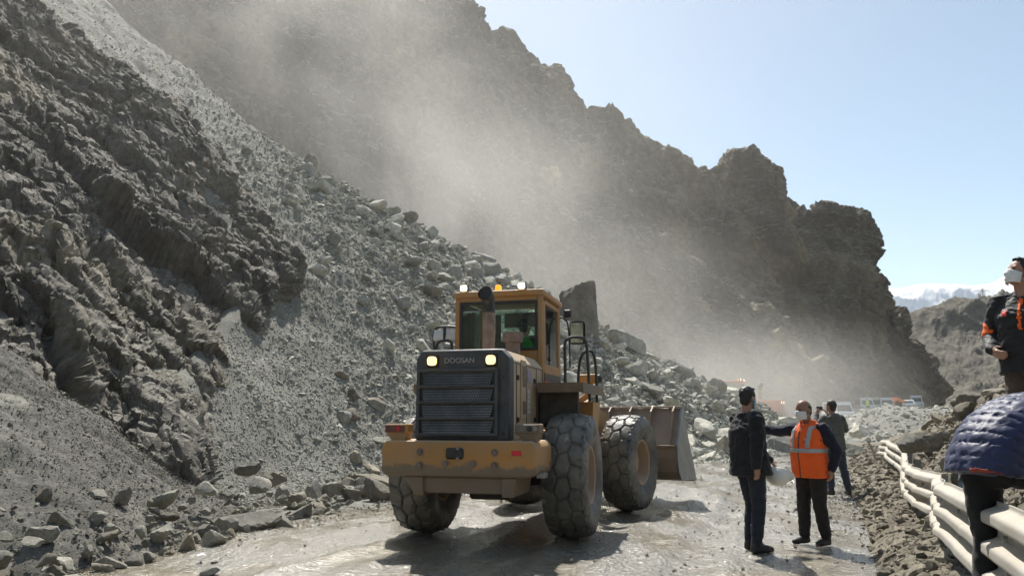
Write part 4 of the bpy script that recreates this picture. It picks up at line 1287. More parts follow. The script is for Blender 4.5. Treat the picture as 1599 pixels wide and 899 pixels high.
# side panel with vents and stickers
b = MB(); b.box((hx1 + 0.008, -0.70, 1.82), (0.02, 0.24, 0.72), 0.008)
vp = b.build('vent_panel', M_HOOD, loader)
for z0, z1 in ((1.86, 2.12), (1.53, 1.68)):
    k = 0
    for z in np.arange(z0, z1, 0.026):
        s_ = MB(); s_.box((hx1 + 0.019, -0.70, z), (0.012, 0.15, 0.013)); s_.build('vent_slot', M_BLACK, vp, False)
b = MB(); b.box((hx1 + 0.004, -0.36, 2.00), (0.006, 0.22, 0.17)); b.build('decal', M_DECAL, loader, False)
b = MB()
for k in range(5): b.box((hx1 + 0.004, -0.40, 1.80 - 0.062 * k), (0.005, 0.10, 0.048))
b.build('sticker', M_DECAL_W, loader, False)
# panel seams, hinges and latches on the hood
b = MB()
for y in (-1.02, -0.52, 0.02, 0.38): b.box((hx1 + 0.003, y, 1.70), (0.008, 0.010, 0.86))
b.box((hx1 + 0.003, -0.35, 2.12), (0.008, 1.50, 0.009)); b.box((hx1 + 0.003, -0.35, 1.30), (0.008, 1.50, 0.010))
b.build('panel_seam', M_BLACK, hood, False)
for y, z in ((-0.96, 1.45), (-0.96, 1.95), (-0.10, 1.45), (-0.10, 1.95)):
    b = MB(); b.box((hx1 + 0.012, y, z), (0.022, 0.05, 0.06), 0.006); b.build('latch', M_BLACK, hood)
for x in (hx0 + 0.03, hx1 - 0.06):
    for z in (1.30, 1.62, 1.94):
        b = MB(); b.cyl((x, -1.362, z), (x, -1.374, z), 0.014, 8); b.build('bolt', M_DARK, cowl)
b = MB(); b.tube([(hx0 + 0.30, -0.2, 2.27), (hx0 + 0.30, -0.2, 2.33), (hx0 + 0.30, 0.1, 2.33), (hx0 + 0.30, 0.1, 2.27)], 0.012, 8); b.build('grab_handle', M_BLACK, hood)
# exhaust and pre-cleaner
b = MB(); b.tube([(-0.06, -0.30, 2.25), (-0.06, -0.30, 2.86)], 0.082, 18); ex = b.build('exhaust_pipe', M_RUST, loader)
b = MB(); b.tube([(-0.06, -0.30, 2.84), (-0.06, -0.305, 2.95), (-0.065, -0.36, 3.05), (-0.075, -0.44, 3.09)], [0.084, 0.084, 0.092, 0.098], 20, smooth_n=8, cap=False)
b.add([(-0.06 + 0.09 * math.cos(t) - 0.012, -0.41 , 3.08 + 0.09 * math.sin(t)) for t in np.linspace(0, 2 * math.pi, 20, endpoint=False)], [tuple(range(20))])
b.build('exhaust_elbow', M_BLACK, ex)
b = MB(); b.lathe([(0, 0.10), (0.22, 0.10), (0.24, 0.135), (0.34, 0.145), (0.37, 0.13), (0.385, 0.0)], (0.16, 0.10, 2.25), (0, 0, 1), 24); b.build('air_cleaner', M_RUST, loader)
# ---- cab
cx0, cx1, cy0, cy1 = -0.83, 0.47, 0.56, 1.86
czf, czt = 1.62, 3.20
ps = 0.075
b = MB()
for x, w_ in ((cx0 + ps / 2, ps), (cx1 - ps / 2, ps)):
    b.box((x, cy0 + 0.04, (czf + czt) / 2), (w_, 0.08, czt - czf), 0.012)
    b.box((x, cy1 - 0.04, (czf + czt) / 2), (w_ * 0.8, 0.08, czt - czf), 0.012)
b.box(((cx0 + cx1) / 2, cy0 + 0.03, 2.02), (cx1 - cx0 - 2 * ps - 0.002, 0.05, 0.82), 0.01)      # wall below the rear window
b.box(((cx0 + cx1) / 2, cy1 - 0.03, 1.85), (cx1 - cx0 - 2 * ps - 0.002, 0.05, 0.46), 0.01)
b.box((cx0 + 0.02, (cy0 + cy1) / 2, 1.95), (0.035, cy1 - cy0 - 0.165, 0.66), 0.01)
b.box(((cx0 + cx1) / 2, (cy0 + cy1) / 2, czf + 0.01), (cx1 - cx0 - 0.01, cy1 - cy0 - 0.01, 0.05))
b.box(((cx0 + cx1) / 2, cy0 + 0.03, 3.155), (cx1 - cx0 - 2 * ps - 0.002, 0.055, 0.09), 0.01)
cab = b.build('cab', M_YEL, loader)
b = MB(); b.box(((cx0 + cx1) / 2, (cy0 + cy1) / 2, czt + 0.035), (cx1 - cx0 + 0.05, cy1 - cy0 + 0.10, 0.09), 0.03, seg=2); roof = b.build('roof', M_YEL, cab)
gi = MB(); gi.box(((cx0 + cx1) / 2, cy0 + 0.02, 2.77), (cx1 - cx0 - 2 * ps + 0.002, 0.012, 0.68)); gi.build('rear_window', M_GLASS, cab, False)
gi = MB()      # rubber seal round the rear window
zc0, zc1, xa, xb = 2.435, 3.108, cx0 + ps, cx1 - ps
for c_, s_ in ((((xa + xb) / 2, cy0 - 0.004, zc1), (xb - xa, 0.02, 0.04)), (((xa + xb) / 2, cy0 - 0.004, zc0), (xb - xa, 0.02, 0.04)), ((xa + 0.018, cy0 - 0.005, (zc0 + zc1) / 2), (0.036, 0.02, zc1 - zc0 - 0.042)), ((xb - 0.018, cy0 - 0.005, (zc0 + zc1) / 2), (0.036, 0.02, zc1 - zc0 - 0.042))):
    gi.box(c_, s_, 0.004)
gi.build('window_seal', M_BLACK, cab)
gi = MB(); gi.box(((cx0 + cx1) / 2, cy1 - 0.03, 2.63), (cx1 - cx0 - 2 * ps, 0.012, 1.06)); gi.build('front_window', M_GLASS, cab, False)
gi = MB(); gi.box((cx0 + 0.02, (cy0 + cy1) / 2, 2.73), (0.012, cy1 - cy0 - 0.17, 0.88)); gi.build('side_window', M_GLASS, cab, False)
# right hand door
b = MB(); b.box((cx1 - 0.02, (cy0 + cy1) / 2, 1.93), (0.045, cy1 - cy0 - 0.165, 0.60), 0.012)
for y in (cy0 + 0.14, cy1 - 0.14):
    b.box((cx1 - 0.02, y, 2.68), (0.045, 0.10, 0.90), 0.01)
b.box((cx1 - 0.02, (cy0 + cy1) / 2, 3.12), (0.045, cy1 - cy0 - 0.39, 0.06), 0.01)
door = b.build('door', M_YEL, cab)
gi = MB(); gi.box((cx1 - 0.022, (cy0 + cy1) / 2, 2.66), (0.012, cy1 - cy0 - 0.37, 0.86)); gi.build('door_window', M_GLASS, cab, False)
b = MB(); b.box((cx1 + 0.006, (cy0 + cy1) / 2, 2.045), (0.006, cy1 - cy0 - 0.18, 0.11)); b.build('stripe', M_BLACK, cab, False)
b = MB(); b.box((cx1 + 0.006, (cy0 + cy1) / 2, 1.978), (0.006, cy1 - cy0 - 0.18, 0.016)); b.build('stripe', M_REFL_RED, cab, False)
b = MB(); b.box((cx1 + 0.03, cy0 + 0.30, 2.30), (0.04, 0.10, 0.035), 0.008); b.build('door_handle', M_BLACK, cab)
# cab interior
b = MB(); b.box((-0.13, cy0 + 0.55, 2.08), (0.5, 0.5, 0.14), 0.04); b.box((-0.13, cy0 + 0.30, 2.34), (0.46, 0.12, 0.46), 0.04); b.box((-0.13, cy0 + 0.55, 1.84), (0.36, 0.36, 0.36), 0.03); b.build('seat', M_BLACK, cab)
b = MB(); b.box((-0.14, cy1 - 0.26, 2.0), (0.34, 0.18, 0.7), 0.03); b.tube([(-0.14 + 0.17 * math.cos(t), cy1 - 0.42 - 0.05 * math.sin(t), 2.42 + 0.15 * math.sin(t)) for t in np.linspace(0, 2 * math.pi, 20)], 0.014, 6); b.build('steering_console', M_BLACK, cab)
b = MB(); b.box((-0.10, cy1 - 0.13, 3.00), (0.62, 0.02, 0.23), 0.008); b.build('sun_visor', plain('visor_film', (0.10, 0.08, 0.085), 0.6), cab)
b = MB(); b.box((cx0 + 0.30, cy1 - 0.07, 2.6), (0.09, 0.05, 1.0), 0.01); b.box((cx0 + 0.06, cy0 + 0.7, 2.6), (0.05, 0.10, 0.95), 0.01); b.build('cab_post', M_BLACK, cab)
# roof lamps and beacon
for x in (cx0 + 0.13, cx1 - 0.30):
    b = MB(); b.cyl((x, cy0 + 0.02, czt + 0.07), (x, cy0 + 0.02, czt + 0.10), 0.015, 8); b.box((x, cy0 + 0.03, czt + 0.135), (0.125, 0.08, 0.105), 0.02, seg=2); wl_ = b.build('work_lamp', M_BLACK, loader)
    b = MB(); b.box((x, cy0 - 0.014, czt + 0.135), (0.098, 0.014, 0.084), 0.02, seg=2); b.build('lens', M_LAMP_W, wl_)
b = MB(); b.cyl((-0.23, cy0 + 0.18, czt + 0.07), (-0.23, cy0 + 0.18, czt + 0.11), 0.055, 16); bc = b.build('beacon', M_BLACK, loader)
b = MB(); b.lathe([(0, 0.052), (0.07, 0.046), (0.085, 0.03), (0.088, 0)], (-0.23, cy0 + 0.18, czt + 0.11), (0, 0, 1), 16); b.build('lens', M_BEACON, bc)
# ---- fenders / platforms
for sx in (-1, 1):
    xo = 1.16 if sx > 0 else -1.16
    xi = 0.56 if sx > 0 else -0.66
    b = MB()
    b.hexa([(min(xo, xi), -0.16, 1.86), (max(xo, xi), -0.16, 1.86), (max(xo, xi), 1.62, 1.86), (min(xo, xi), 1.62, 1.86), (min(xo, xi), -0.16, 1.925), (max(xo, xi), -0.16, 1.925), (max(xo, xi), 1.62, 1.925), (min(xo, xi), 1.62, 1.925)])
    b.box(((xi + xo) / 2, -0.14, 1.83), (abs(xo - xi) - 0.01, 0.03, 0.06))
    b.box((xo - 0.016 * sx, 0.74, 1.83), (0.03, 1.72, 0.07))
    b.build("fender", M_FEND, loader, False)
b = MB(); b.box((0.66, 0.55, 1.60), (0.26, 0.9, 0.5), 0.02); b.box((-0.70, 0.55, 1.60), (0.26, 0.9, 0.5), 0.02); b.box((0.80, 0.1, 1.62), (0.5, 0.1, 0.44)); b.box((-0.86, 0.1, 1.62), (0.5, 0.1, 0.44)); b.build('side_tank', M_DARK, loader)
# ladder box ahead of the rear wheel
for sx in (-1, 1):
    b = MB(); b.hexa([(sx * 0.80 - 0.02, 1.06, 1.16), (sx * 1.06, 1.06, 1.16), (sx * 1.06, 1.60, 1.22), (sx * 0.80 - 0.02, 1.60, 1.22), (sx * 0.80 - 0.02, 1.02, 1.70), (sx * 1.10, 1.02, 1.70), (sx * 1.10, 1.66, 1.70), (sx * 0.80 - 0.02, 1.66, 1.70)] if sx > 0 else [(-1.06, 1.06, 1.16), (-0.78, 1.06, 1.16), (-0.78, 1.60, 1.22), (-1.06, 1.60, 1.22), (-1.10, 1.02, 1.70), (-0.78, 1.02, 1.70), (-0.78, 1.66, 1.70), (-1.10, 1.66, 1.70)])
    b.build('step_box', M_YEL, loader, False)
# hand rails
def rail(pts, r=0.021, n=26):
    b = MB(); b.tube(pts, r, 10, smooth_n=n); return b.build('handrail', M_BLACK, loader)
for sx in (1, -1):
    o_ = 0.0 if sx > 0 else -0.06
    rail([(sx * 0.80 + o_, 0.50, 1.92), (sx * 0.80 + o_, 0.50, 2.3), (sx * 0.80 + o_, 0.52, 2.50), (sx * 0.86 + o_, 0.56, 2.575), (sx * 1.0 + o_, 0.60, 2.58), (sx * 1.07 + o_, 0.62, 2.52), (sx * 1.09 + o_, 0.64, 2.3), (sx * 1.11 + o_, 0.66, 1.7)])
    rail([(sx * 0.80 + o_, 1.50, 1.92), (sx * 0.82 + o_, 1.46, 2.2), (sx * 0.88 + o_, 1.42, 2.40), (sx * 0.98 + o_, 1.40, 2.46), (sx * 1.06 + o_, 1.38, 2.40), (sx * 1.09 + o_, 1.38, 2.15), (sx * 1.10 + o_, 1.36, 1.70)])
# mirrors
b = MB(); b.tube([(cx1, cy1 - 0.08, 3.02), (cx1 + 0.10, cy1 - 0.05, 2.98), (cx1 + 0.14, cy1 - 0.04, 2.75), (cx1 + 0.15, cy1 - 0.04, 2.25)], 0.013, 8, smooth_n=14)
b.box((cx1 + 0.13, cy1 - 0.06, 3.08), (0.12, 0.12, 0.13), 0.02); ma = b.build('mirror', M_BLACK, loader)
b = MB(); b.box((cx1 + 0.27, cy1 - 0.04, 2.78), (0.24, 0.05, 0.36), 0.045, rot=(0, 0, 0.25), seg=3); b.build('mirror_housing', M_BLACK, ma)
b = MB(); b.box((cx1 + 0.264, cy1 - 0.066, 2.78), (0.19, 0.008, 0.31), 0.0, rot=(0, 0, 0.25)); b.build('mirror_glass', M_MIRROR, ma)
b = MB(); b.tube([(cx0 - 0.06, cy0 + 0.1, 2.30), (cx0 - 0.28, cy0 + 0.1, 2.34), (cx0 - 0.36, cy0 + 0.1, 2.52), (cx0 - 0.34, cy0 + 0.1, 2.76), (cx0 - 0.20, cy0 + 0.1, 2.80), (cx0 - 0.02, cy0 + 0.1, 2.79)], 0.017, 8, smooth_n=26); ma = b.build('mirror', M_BLACK, loader)
b = MB(); b.box((cx0 - 0.17, cy0 + 0.06, 2.67), (0.36, 0.05, 0.17), 0.02, rot=(-0.35, 0, 0), seg=2); b.build('mirror_housing', plain('pale_mirror_back', (0.62, 0.60, 0.57), 0.5), ma)
b = MB(); b.box((cx0 - 0.17, cy0 + 0.026, 2.70), (0.04, 0.03, 0.20), 0.006); b.build('mirror_clamp', M_BLACK, ma)
# front lamp arm and hoses
b = MB(); b.X = XF
b.box((0.60, 0.95, 2.10), (0.34, 0.16, 0.15), 0.03, seg=2); b.tube([(0.62, 0.95, 2.04), (0.60, 0.95, 1.88), (0.48, 0.95, 1.78), (0.34, 0.95, 1.72)], 0.05, 10, smooth_n=12)
fl_ = b.build('front_lamp', M_YEL, loader)
b = MB(); b.X = XF; b.lathe([(0, 0.0), (0.0, 0.07), (0.03, 0.075), (0.032, 0.05), (0.06, 0.035), (0.06, 0)], (0.77, 0.95, 2.10), (1, 0, 0), 16); b.build('lamp_socket', M_BLACK, fl_)
b = MB(); b.X = XF; b.tube([(0.05, 0.1, 1.95), (0.18, 0.25, 2.04), (0.34, 0.4, 1.98), (0.40, 0.7, 1.86), (0.30, 0.9, 1.75)], 0.045, 10, smooth_n=18); b.tube([(0.22, 0.1, 1.86), (0.36, 0.3, 1.96), (0.46, 0.5, 1.90)], 0.03, 8, smooth_n=10); b.build('hose', M_HOSE, loader)
# ---- lift arms and bucket
for sx in (-1, 1):
    b = MB(); b.X = XF
    x = sx * 0.46
    b.prism([(0.95, 1.62), (1.15, 1.78), (1.9, 1.55), (2.6, 0.98), (2.95, 0.62), (2.88, 0.46), (2.66, 0.52), (2.2, 0.92), (1.6, 1.25), (1.0, 1.40)], 'x', x - 0.05, x + 0.05)
    b.build('lift_arm', M_YEL, loader, False)
    b = MB(); b.X = XF; b.tube([(x * 0.72, 1.0, 1.02), (x * 0.85, 1.9, 0.98)], 0.075, 14); b.tube([(x * 0.85, 1.9, 0.98), (x * 0.95, 2.5, 0.95)], 0.04, 12); b.build('lift_cylinder', M_GREYSTEEL, loader)
b = MB(); b.X = XF; b.tube([(0, 1.0, 1.75), (0, 1.9, 1.72)], 0.08, 14); b.tube([(0, 1.9, 1.72), (0, 2.5, 1.45)], 0.045, 12); b.build('tilt_cylinder', M_GREYSTEEL, loader)
BW = 1.50; BF = 2.62; BZ_ = 0.40
def bp(f, z): return (BF + f, BZ_ + z)
outer = [bp(1.16, -0.03), bp(0.45, 0.0), bp(0.22, 0.03), bp(0.08, 0.16), bp(0.02, 0.40), bp(0.03, 0.60), bp(0.42, 1.25)]
inner = [bp(0.445, 1.235), bp(0.065, 0.595), bp(0.06, 0.42), bp(0.11, 0.19), bp(0.24, 0.075), bp(0.46, 0.045), bp(1.16, 0.005)]
b = MB(); b.X = XF; b.prism(outer + inner, 'x', -BW, BW); bucket = b.build('bucket', M_STEEL, loader, False)
for sx in (-1, 1):
    b = MB(); b.X = XF; b.prism([bp(1.20, -0.035), bp(0.45, -0.006), bp(0.22, 0.025), bp(0.075, 0.16), bp(0.012, 0.40), bp(0.02, 0.61), bp(0.40, 1.27), bp(0.50, 1.27), bp(0.72, 0.75)], 'x', sx * BW if sx > 0 else -BW - 0.035, sx * BW + 0.035 if sx > 0 else -BW)
    b.build('side_plate', M_GREYSTEEL, bucket, False)
b = MB(); b.X = XF; b.hexa([(-BW - 0.03, BF + 1.02, BZ_ - 0.055), (BW + 0.03, BF + 1.02, BZ_ - 0.055), (BW + 0.03, BF + 1.34, BZ_ - 0.05), (-BW - 0.03, BF + 1.34, BZ_ - 0.05), (-BW - 0.03, BF + 1.02, BZ_ - 0.034), (BW + 0.03, BF + 1.02, BZ_ - 0.034), (BW + 0.03, BF + 1.34, BZ_ - 0.04), (-BW - 0.03, BF + 1.34, BZ_ - 0.04)]); b.build('cutting_edge', M_GREYSTEEL, bucket, False)
for k in range(8):
    x = -BW + 0.10 + k * (2 * BW - 0.2) / 7
    b = MB(); b.X = XF; b.prism([bp(0.025, 0.605), bp(0.415, 1.255), bp(0.37, 1.29), bp(0.24, 1.20), bp(-0.05, 0.62)], 'x', x - 0.013, x + 0.013); b.build('rib', M_STEEL, bucket, False)
b = MB(); b.X = XF; b.box((0, BF + 0.40, BZ_ + 1.275), (2 * BW, 0.07, 0.03), 0.006); b.build('top_rail', M_STEEL, bucket)
b = MB(); b.X = XF; b.box((0, BF - 0.03, BZ_ + 0.605), (2 * BW, 0.09, 0.025), 0.004); b.build('ledge', M_STEEL, bucket)
for sx in (-1, 1):
    b = MB(); b.X = XF; b.prism([(2.66, 0.50), (2.62, 1.10), (2.45, 1.02), (2.45, 0.52)], 'x', sx * 0.40 - 0.03, sx * 0.40 + 0.03); b.build('bucket_bracket', M_STEEL, bucket, False)
rr_ = np.random.default_rng(8)
for k in range(5):
    V_, F_ = cut_rock(700 + k, 3, 9); o_ = link('rock', mesh_np('rock', V_, F_, M_STONE_TAN, True, 30)); o_.parent = None
    q_ = Matrix.Translation((R0[0], R0[1], 0)) @ Matrix.Rotation(-math.radians(LOADER_YAW), 4, 'Z') @ XF @ Vector((-0.4 + 0.32 * k, BF - 0.045, BZ_ + 0.65))
    s_ = 0.10 + 0.06 * rr_.random(); o_.scale = (s_ * 1.3, s_, s_); o_.location = q_; o_.rotation_euler = (0, 0, rr_.uniform(0, 6))
    tag(o_, 'small stone lying on the ledge at the back of the loader bucket', 'rock', 'stones caught on the loader bucket')
# ------------------------------------------------------------------ people
M_SKIN = plain('skin', (0.36, 0.20, 0.135), 0.55, 0, 0.10, 30, 0.001)
M_SKIN2 = plain('tanned_skin', (0.30, 0.155, 0.10), 0.5, 0, 0.10, 30, 0.001)
M_HAIR = plain('black_hair', (0.012, 0.011, 0.010), 0.5, 0, 0.4, 60, 0.004)
M_STUBBLE = plain('cropped_hair', (0.03, 0.027, 0.025), 0.7, 0, 0.3, 90, 0.001)
M_EYE = plain('eye_dark', (0.03, 0.02, 0.015), 0.2)
M_MASK_W = cloth('white_mask_cloth', (0.74, 0.74, 0.73), 0.8, 0.002, 30, 0.06)
M_MASK_B = cloth('blue_mask_cloth', (0.25, 0.48, 0.62), 0.8, 0.002, 30, 0.06)
M_SHOE = plain('black_shoe', (0.022, 0.021, 0.020), 0.55, 0, 0.4, 25, 0.002)
M_COAT = cloth('black_jacket_cloth', (0.017, 0.018, 0.020))
M_JEANS = cloth('dark_jeans', (0.020, 0.025, 0.038), 0.8, 0.004, 18)
M_NAVY = cloth('navy_sleeve_cloth', (0.016, 0.018, 0.032))
M_VEST = cloth('orange_vest_cloth', (0.90, 0.13, 0.018), 0.7, 0.004, 12, 0.08)
M_BAND = plain('reflective_band', (0.42, 0.42, 0.41), 0.35, 0.2, 0.10, 30)
M_TROUS = cloth('charcoal_trousers', (0.026, 0.024, 0.023))
M_HOODIE = cloth('grey_green_hoodie', (0.085, 0.092, 0.082))
M_BLUE = cloth('blue_trousers', (0.035, 0.045, 0.065))
M_BLKJ = cloth('black_shell_jacket', (0.018, 0.018, 0.019), 0.6)
M_ORNG = cloth('orange_trim', (0.85, 0.14, 0.02), 0.7, 0.002, 20, 0.08)
M_BROWN = cloth('brown_trousers', (0.085, 0.065, 0.05))
M_PUFF = cloth('navy_puffer_cloth', (0.030, 0.038, 0.088), 0.5, 0.002, 10, 0.12)
M_LINING = cloth('rust_lining', (0.25, 0.05, 0.03))
M_BLKT = cloth('black_trousers', (0.013, 0.013, 0.014))
M_GREEN = cloth('green_vest_cloth', (0.05, 0.36, 0.07))
M_HIVIS = cloth('yellow_green_vest_cloth', (0.45, 0.70, 0.06))
M_HAT = plain('white_helmet_shell', (0.78, 0.77, 0.72), 0.35, 0, 0.04, 8)
M_BADGE = plain('red_badge', (0.62, 0.05, 0.05), 0.6)
M_WHITEP = plain('white_print', (0.75, 0.75, 0.75), 0.6)

def V3(*a): return np.array(a, float)
class Body(MB):
    def cap(s, p0, r0, p1, r1, n=12):
        p0 = np.asarray(p0, float); p1 = np.asarray(p1, float)
        d = p1 - p0; d = d / (np.linalg.norm(d) + 1e-9)
        pts = [p0 - d * r0, p0 - d * r0 * .71, p0, p1, p1 + d * r1 * .71, p1 + d * r1]
        k = [r0 * .06, r0 * .72, r0, r1, r1 * .72, r1 * .06]
        return s.tube(pts, k, n)
    def chain(s, pts, rad, n=12):
        for i in range(len(pts) - 1): s.cap(pts[i], rad[i], pts[i + 1], rad[i + 1], n)
        return s
    def secs(s, secs, n=22):
        # sections: (centre, vector a, vector b, squareness)
        vs = []
        for c, a, b in secs:
            c = np.asarray(c, float); a = np.asarray(a, float); b = np.asarray(b, float)
            for j in range(n):
                t = 2 * math.pi * j / n
                ct, st = math.cos(t), math.sin(t)
                e = 0.80
                vs.append(c + a * math.copysign(abs(ct)**e, ct) + b * math.copysign(abs(st)**e, st))
        k = len(secs)
        fs = [(i * n + j, i * n + (j + 1) % n, (i + 1) * n + (j + 1) % n, (i + 1) * n + j) for i in range(k - 1) for j in range(n)]
        fs += [tuple(range(n))[::-1], tuple(range((k - 1) * n, k * n))]
        return s.add(vs, fs)
    def ell(s, c, r, f=None, u=None, n=16):
        # ellipsoid with radii (right, forward, up) in the frame f/u
        f = V3(0, 1, 0) if f is None else np.asarray(f, float) / np.linalg.norm(f)
        u = V3(0, 0, 1) if u is None else np.asarray(u, float)
        u = u - f * np.dot(u, f); u /= np.linalg.norm(u)
        rt = np.cross(f, u)
        vs = []; m = n // 2
        for i in range(m + 1):
            ph = math.pi * i / m
            for j in range(n):
                th = 2 * math.pi * j / n
                vs.append(np.asarray(c) + rt * r[0] * math.sin(ph) * math.cos(th) + f * r[1] * math.sin(ph) * math.sin(th) + u * r[2] * math.cos(ph))
        return s.add(vs, [(i * n + j, (i + 1) * n + j, (i + 1) * n + (j + 1) % n, i * n + (j + 1) % n) for i in range(m) for j in range(n)])
    def melt(s, voxel, smooth=6, factor=0.5):
        me = bpy.data.meshes.new('tmp'); me.from_pydata(s.V, [], s.F)
        o = bpy.data.objects.new('tmp', me); COL.objects.link(o)
        rm = o.modifiers.new('r', 'REMESH'); rm.mode = 'VOXEL'; rm.voxel_size = voxel
        sm = o.modifiers.new('s', 'SMOOTH'); sm.iterations = smooth; sm.factor = factor
        ev = o.evaluated_get(bpy.context.evaluated_depsgraph_get())
        m2 = ev.to_mesh()
        V = np.zeros(len(m2.vertices) * 3, np.float32); m2.vertices.foreach_get('co', V)
        Nn = np.zeros(len(m2.vertices) * 3, np.float32); m2.vertices.foreach_get('normal', Nn)
        F = np.array([p.vertices[:] for p in m2.polygons], dtype=np.int32)
        ev.to_mesh_clear(); bpy.data.objects.remove(o); bpy.data.meshes.remove(me)
        return V.reshape(-1, 3).astype(float), Nn.reshape(-1, 3).astype(float), F
def garment(name, B, mat, parent, voxel=0.012, wr=0.006, seed=1, smooth=5, extra=None):
    V, Nn, F = B.melt(voxel, smooth)
    q = V * np.array([7.0, 7.0, 13.0])
    w = ridged(q * 0.8 + 1.5 * np.stack([perlin(V * 5, seed), perlin(V * 5, seed + 1), perlin(V * 5, seed + 2)], 1), 2, seed) - 0.7
    V = V + Nn * (wr * w + wr * 0.6 * perlin(V * 22, seed + 7))[:, None]
    if extra is not None: V = V + Nn * extra(V)[:, None]
    o = link(name, mesh_np(name, V, F, mat, True), parent)
    return o, V, Nn, F
def patch(name, V, Nn, F, mask, mat, parent, off=0.005):
    """a piece of cloth sewn onto a garment: its faces inside the mask, lifted off a little, with an edge"""
    fm = mask[F].all(axis=1)
    if not fm.any(): return None
    f = F[fm]; ids = np.unique(f); inv = -np.ones(len(V), int); inv[ids] = np.arange(len(ids))
    v = V[ids] + Nn[ids] * off; f = inv[f]
    me = mesh_np(name, v, f, mat, True)
    o = link(name, me, parent)
    so = o.modifiers.new('thick', 'SOLIDIFY'); so.thickness = off * 1.2; so.offset = -1
    return o
def hand(B, wrist, tip, palm_n, thumb_side, s=1.0, curl=0.35):
    """palm, four bent fingers of unequal length, and a thumb from the side of the palm"""
    w = np.asarray(wrist, float); d = np.asarray(tip, float) - w; L = np.linalg.norm(d); d /= L
    nrm = np.asarray(palm_n, float); nrm = nrm - d * np.dot(nrm, d); nrm /= np.linalg.norm(nrm)
    sd = np.cross(d, nrm)
    if np.dot(sd, thumb_side) < 0: sd = -sd
    pl = 0.095 * s
    for k in (-1, 0, 1):
        B.cap(w + sd * k * 0.016 * s, 0.018 * s, w + d * pl + sd * k * 0.026 * s, 0.014 * s, 8)
    for k, ln in zip((1.5, 0.5, -0.5, -1.5), (0.072, 0.080, 0.074, 0.058)):
        b = w + d * pl * 0.95 + sd * k * 0.0195 * s
        a1 = d * math.cos(curl) + nrm * math.sin(curl); a2 = d * math.cos(curl * 2.4) + nrm * math.sin(curl * 2.4)
        m = b + a1 * ln * 0.55 * s + sd * k * 0.002; e = m + a2 * ln * 0.5 * s
        B.cap(b, 0.0092 * s, m, 0.0088 * s, 7); B.cap(m, 0.0088 * s, e, 0.0075 * s, 7)
    tb = w + d * 0.030 * s + sd * 0.030 * s; tm = tb + (d * 0.6 + sd * 0.55 + nrm * 0.35) * 0.042 * s; te = tm + (d * 0.85 + sd * 0.1 + nrm * 0.4) * 0.034 * s
    B.cap(tb, 0.013 * s, tm, 0.0105 * s, 7); B.cap(tm, 0.0105 * s, te, 0.0085 * s, 7)
def head(B, c, f, u):
    f = np.asarray(f, float); f /= np.linalg.norm(f); u = np.asarray(u, float); u = u - f * np.dot(u, f); u /= np.linalg.norm(u); r = np.cross(f, u)
    at = lambda x, y, z: np.asarray(c) + r * x + f * y + u * z
    B.ell(at(0, -0.005, 0.025), (0.075, 0.095, 0.092), f, u, 20)          # skull
    B.ell(at(0, 0.030, -0.045), (0.058, 0.062, 0.078), f, u, 16)          # face and jaw
    B.ell(at(0, 0.066, -0.098), (0.026, 0.020, 0.020), f, u, 10)          # chin
    B.cap(at(0, 0.086, 0.000), 0.010, at(0, 0.108, -0.040), 0.014, 8)     # nose
    B.cap(at(-0.014, 0.092, -0.045), 0.010, at(0.014, 0.092, -0.045), 0.010, 8)
    B.cap(at(-0.042, 0.075, 0.020), 0.011, at(0.042, 0.075, 0.020), 0.011, 8)  # brow
    B.cap(at(-0.020, 0.086, -0.072), 0.009, at(0.020, 0.086, -0.072), 0.009, 8)  # mouth
    for sx in (-1, 1):
        B.ell(at(sx * 0.078, -0.008, -0.012), (0.010, 0.020, 0.032), f, u, 10)  # ears
        B.ell(at(sx * 0.045, 0.055, -0.028), (0.020, 0.022, 0.020), f, u, 10)   # cheeks
    return at
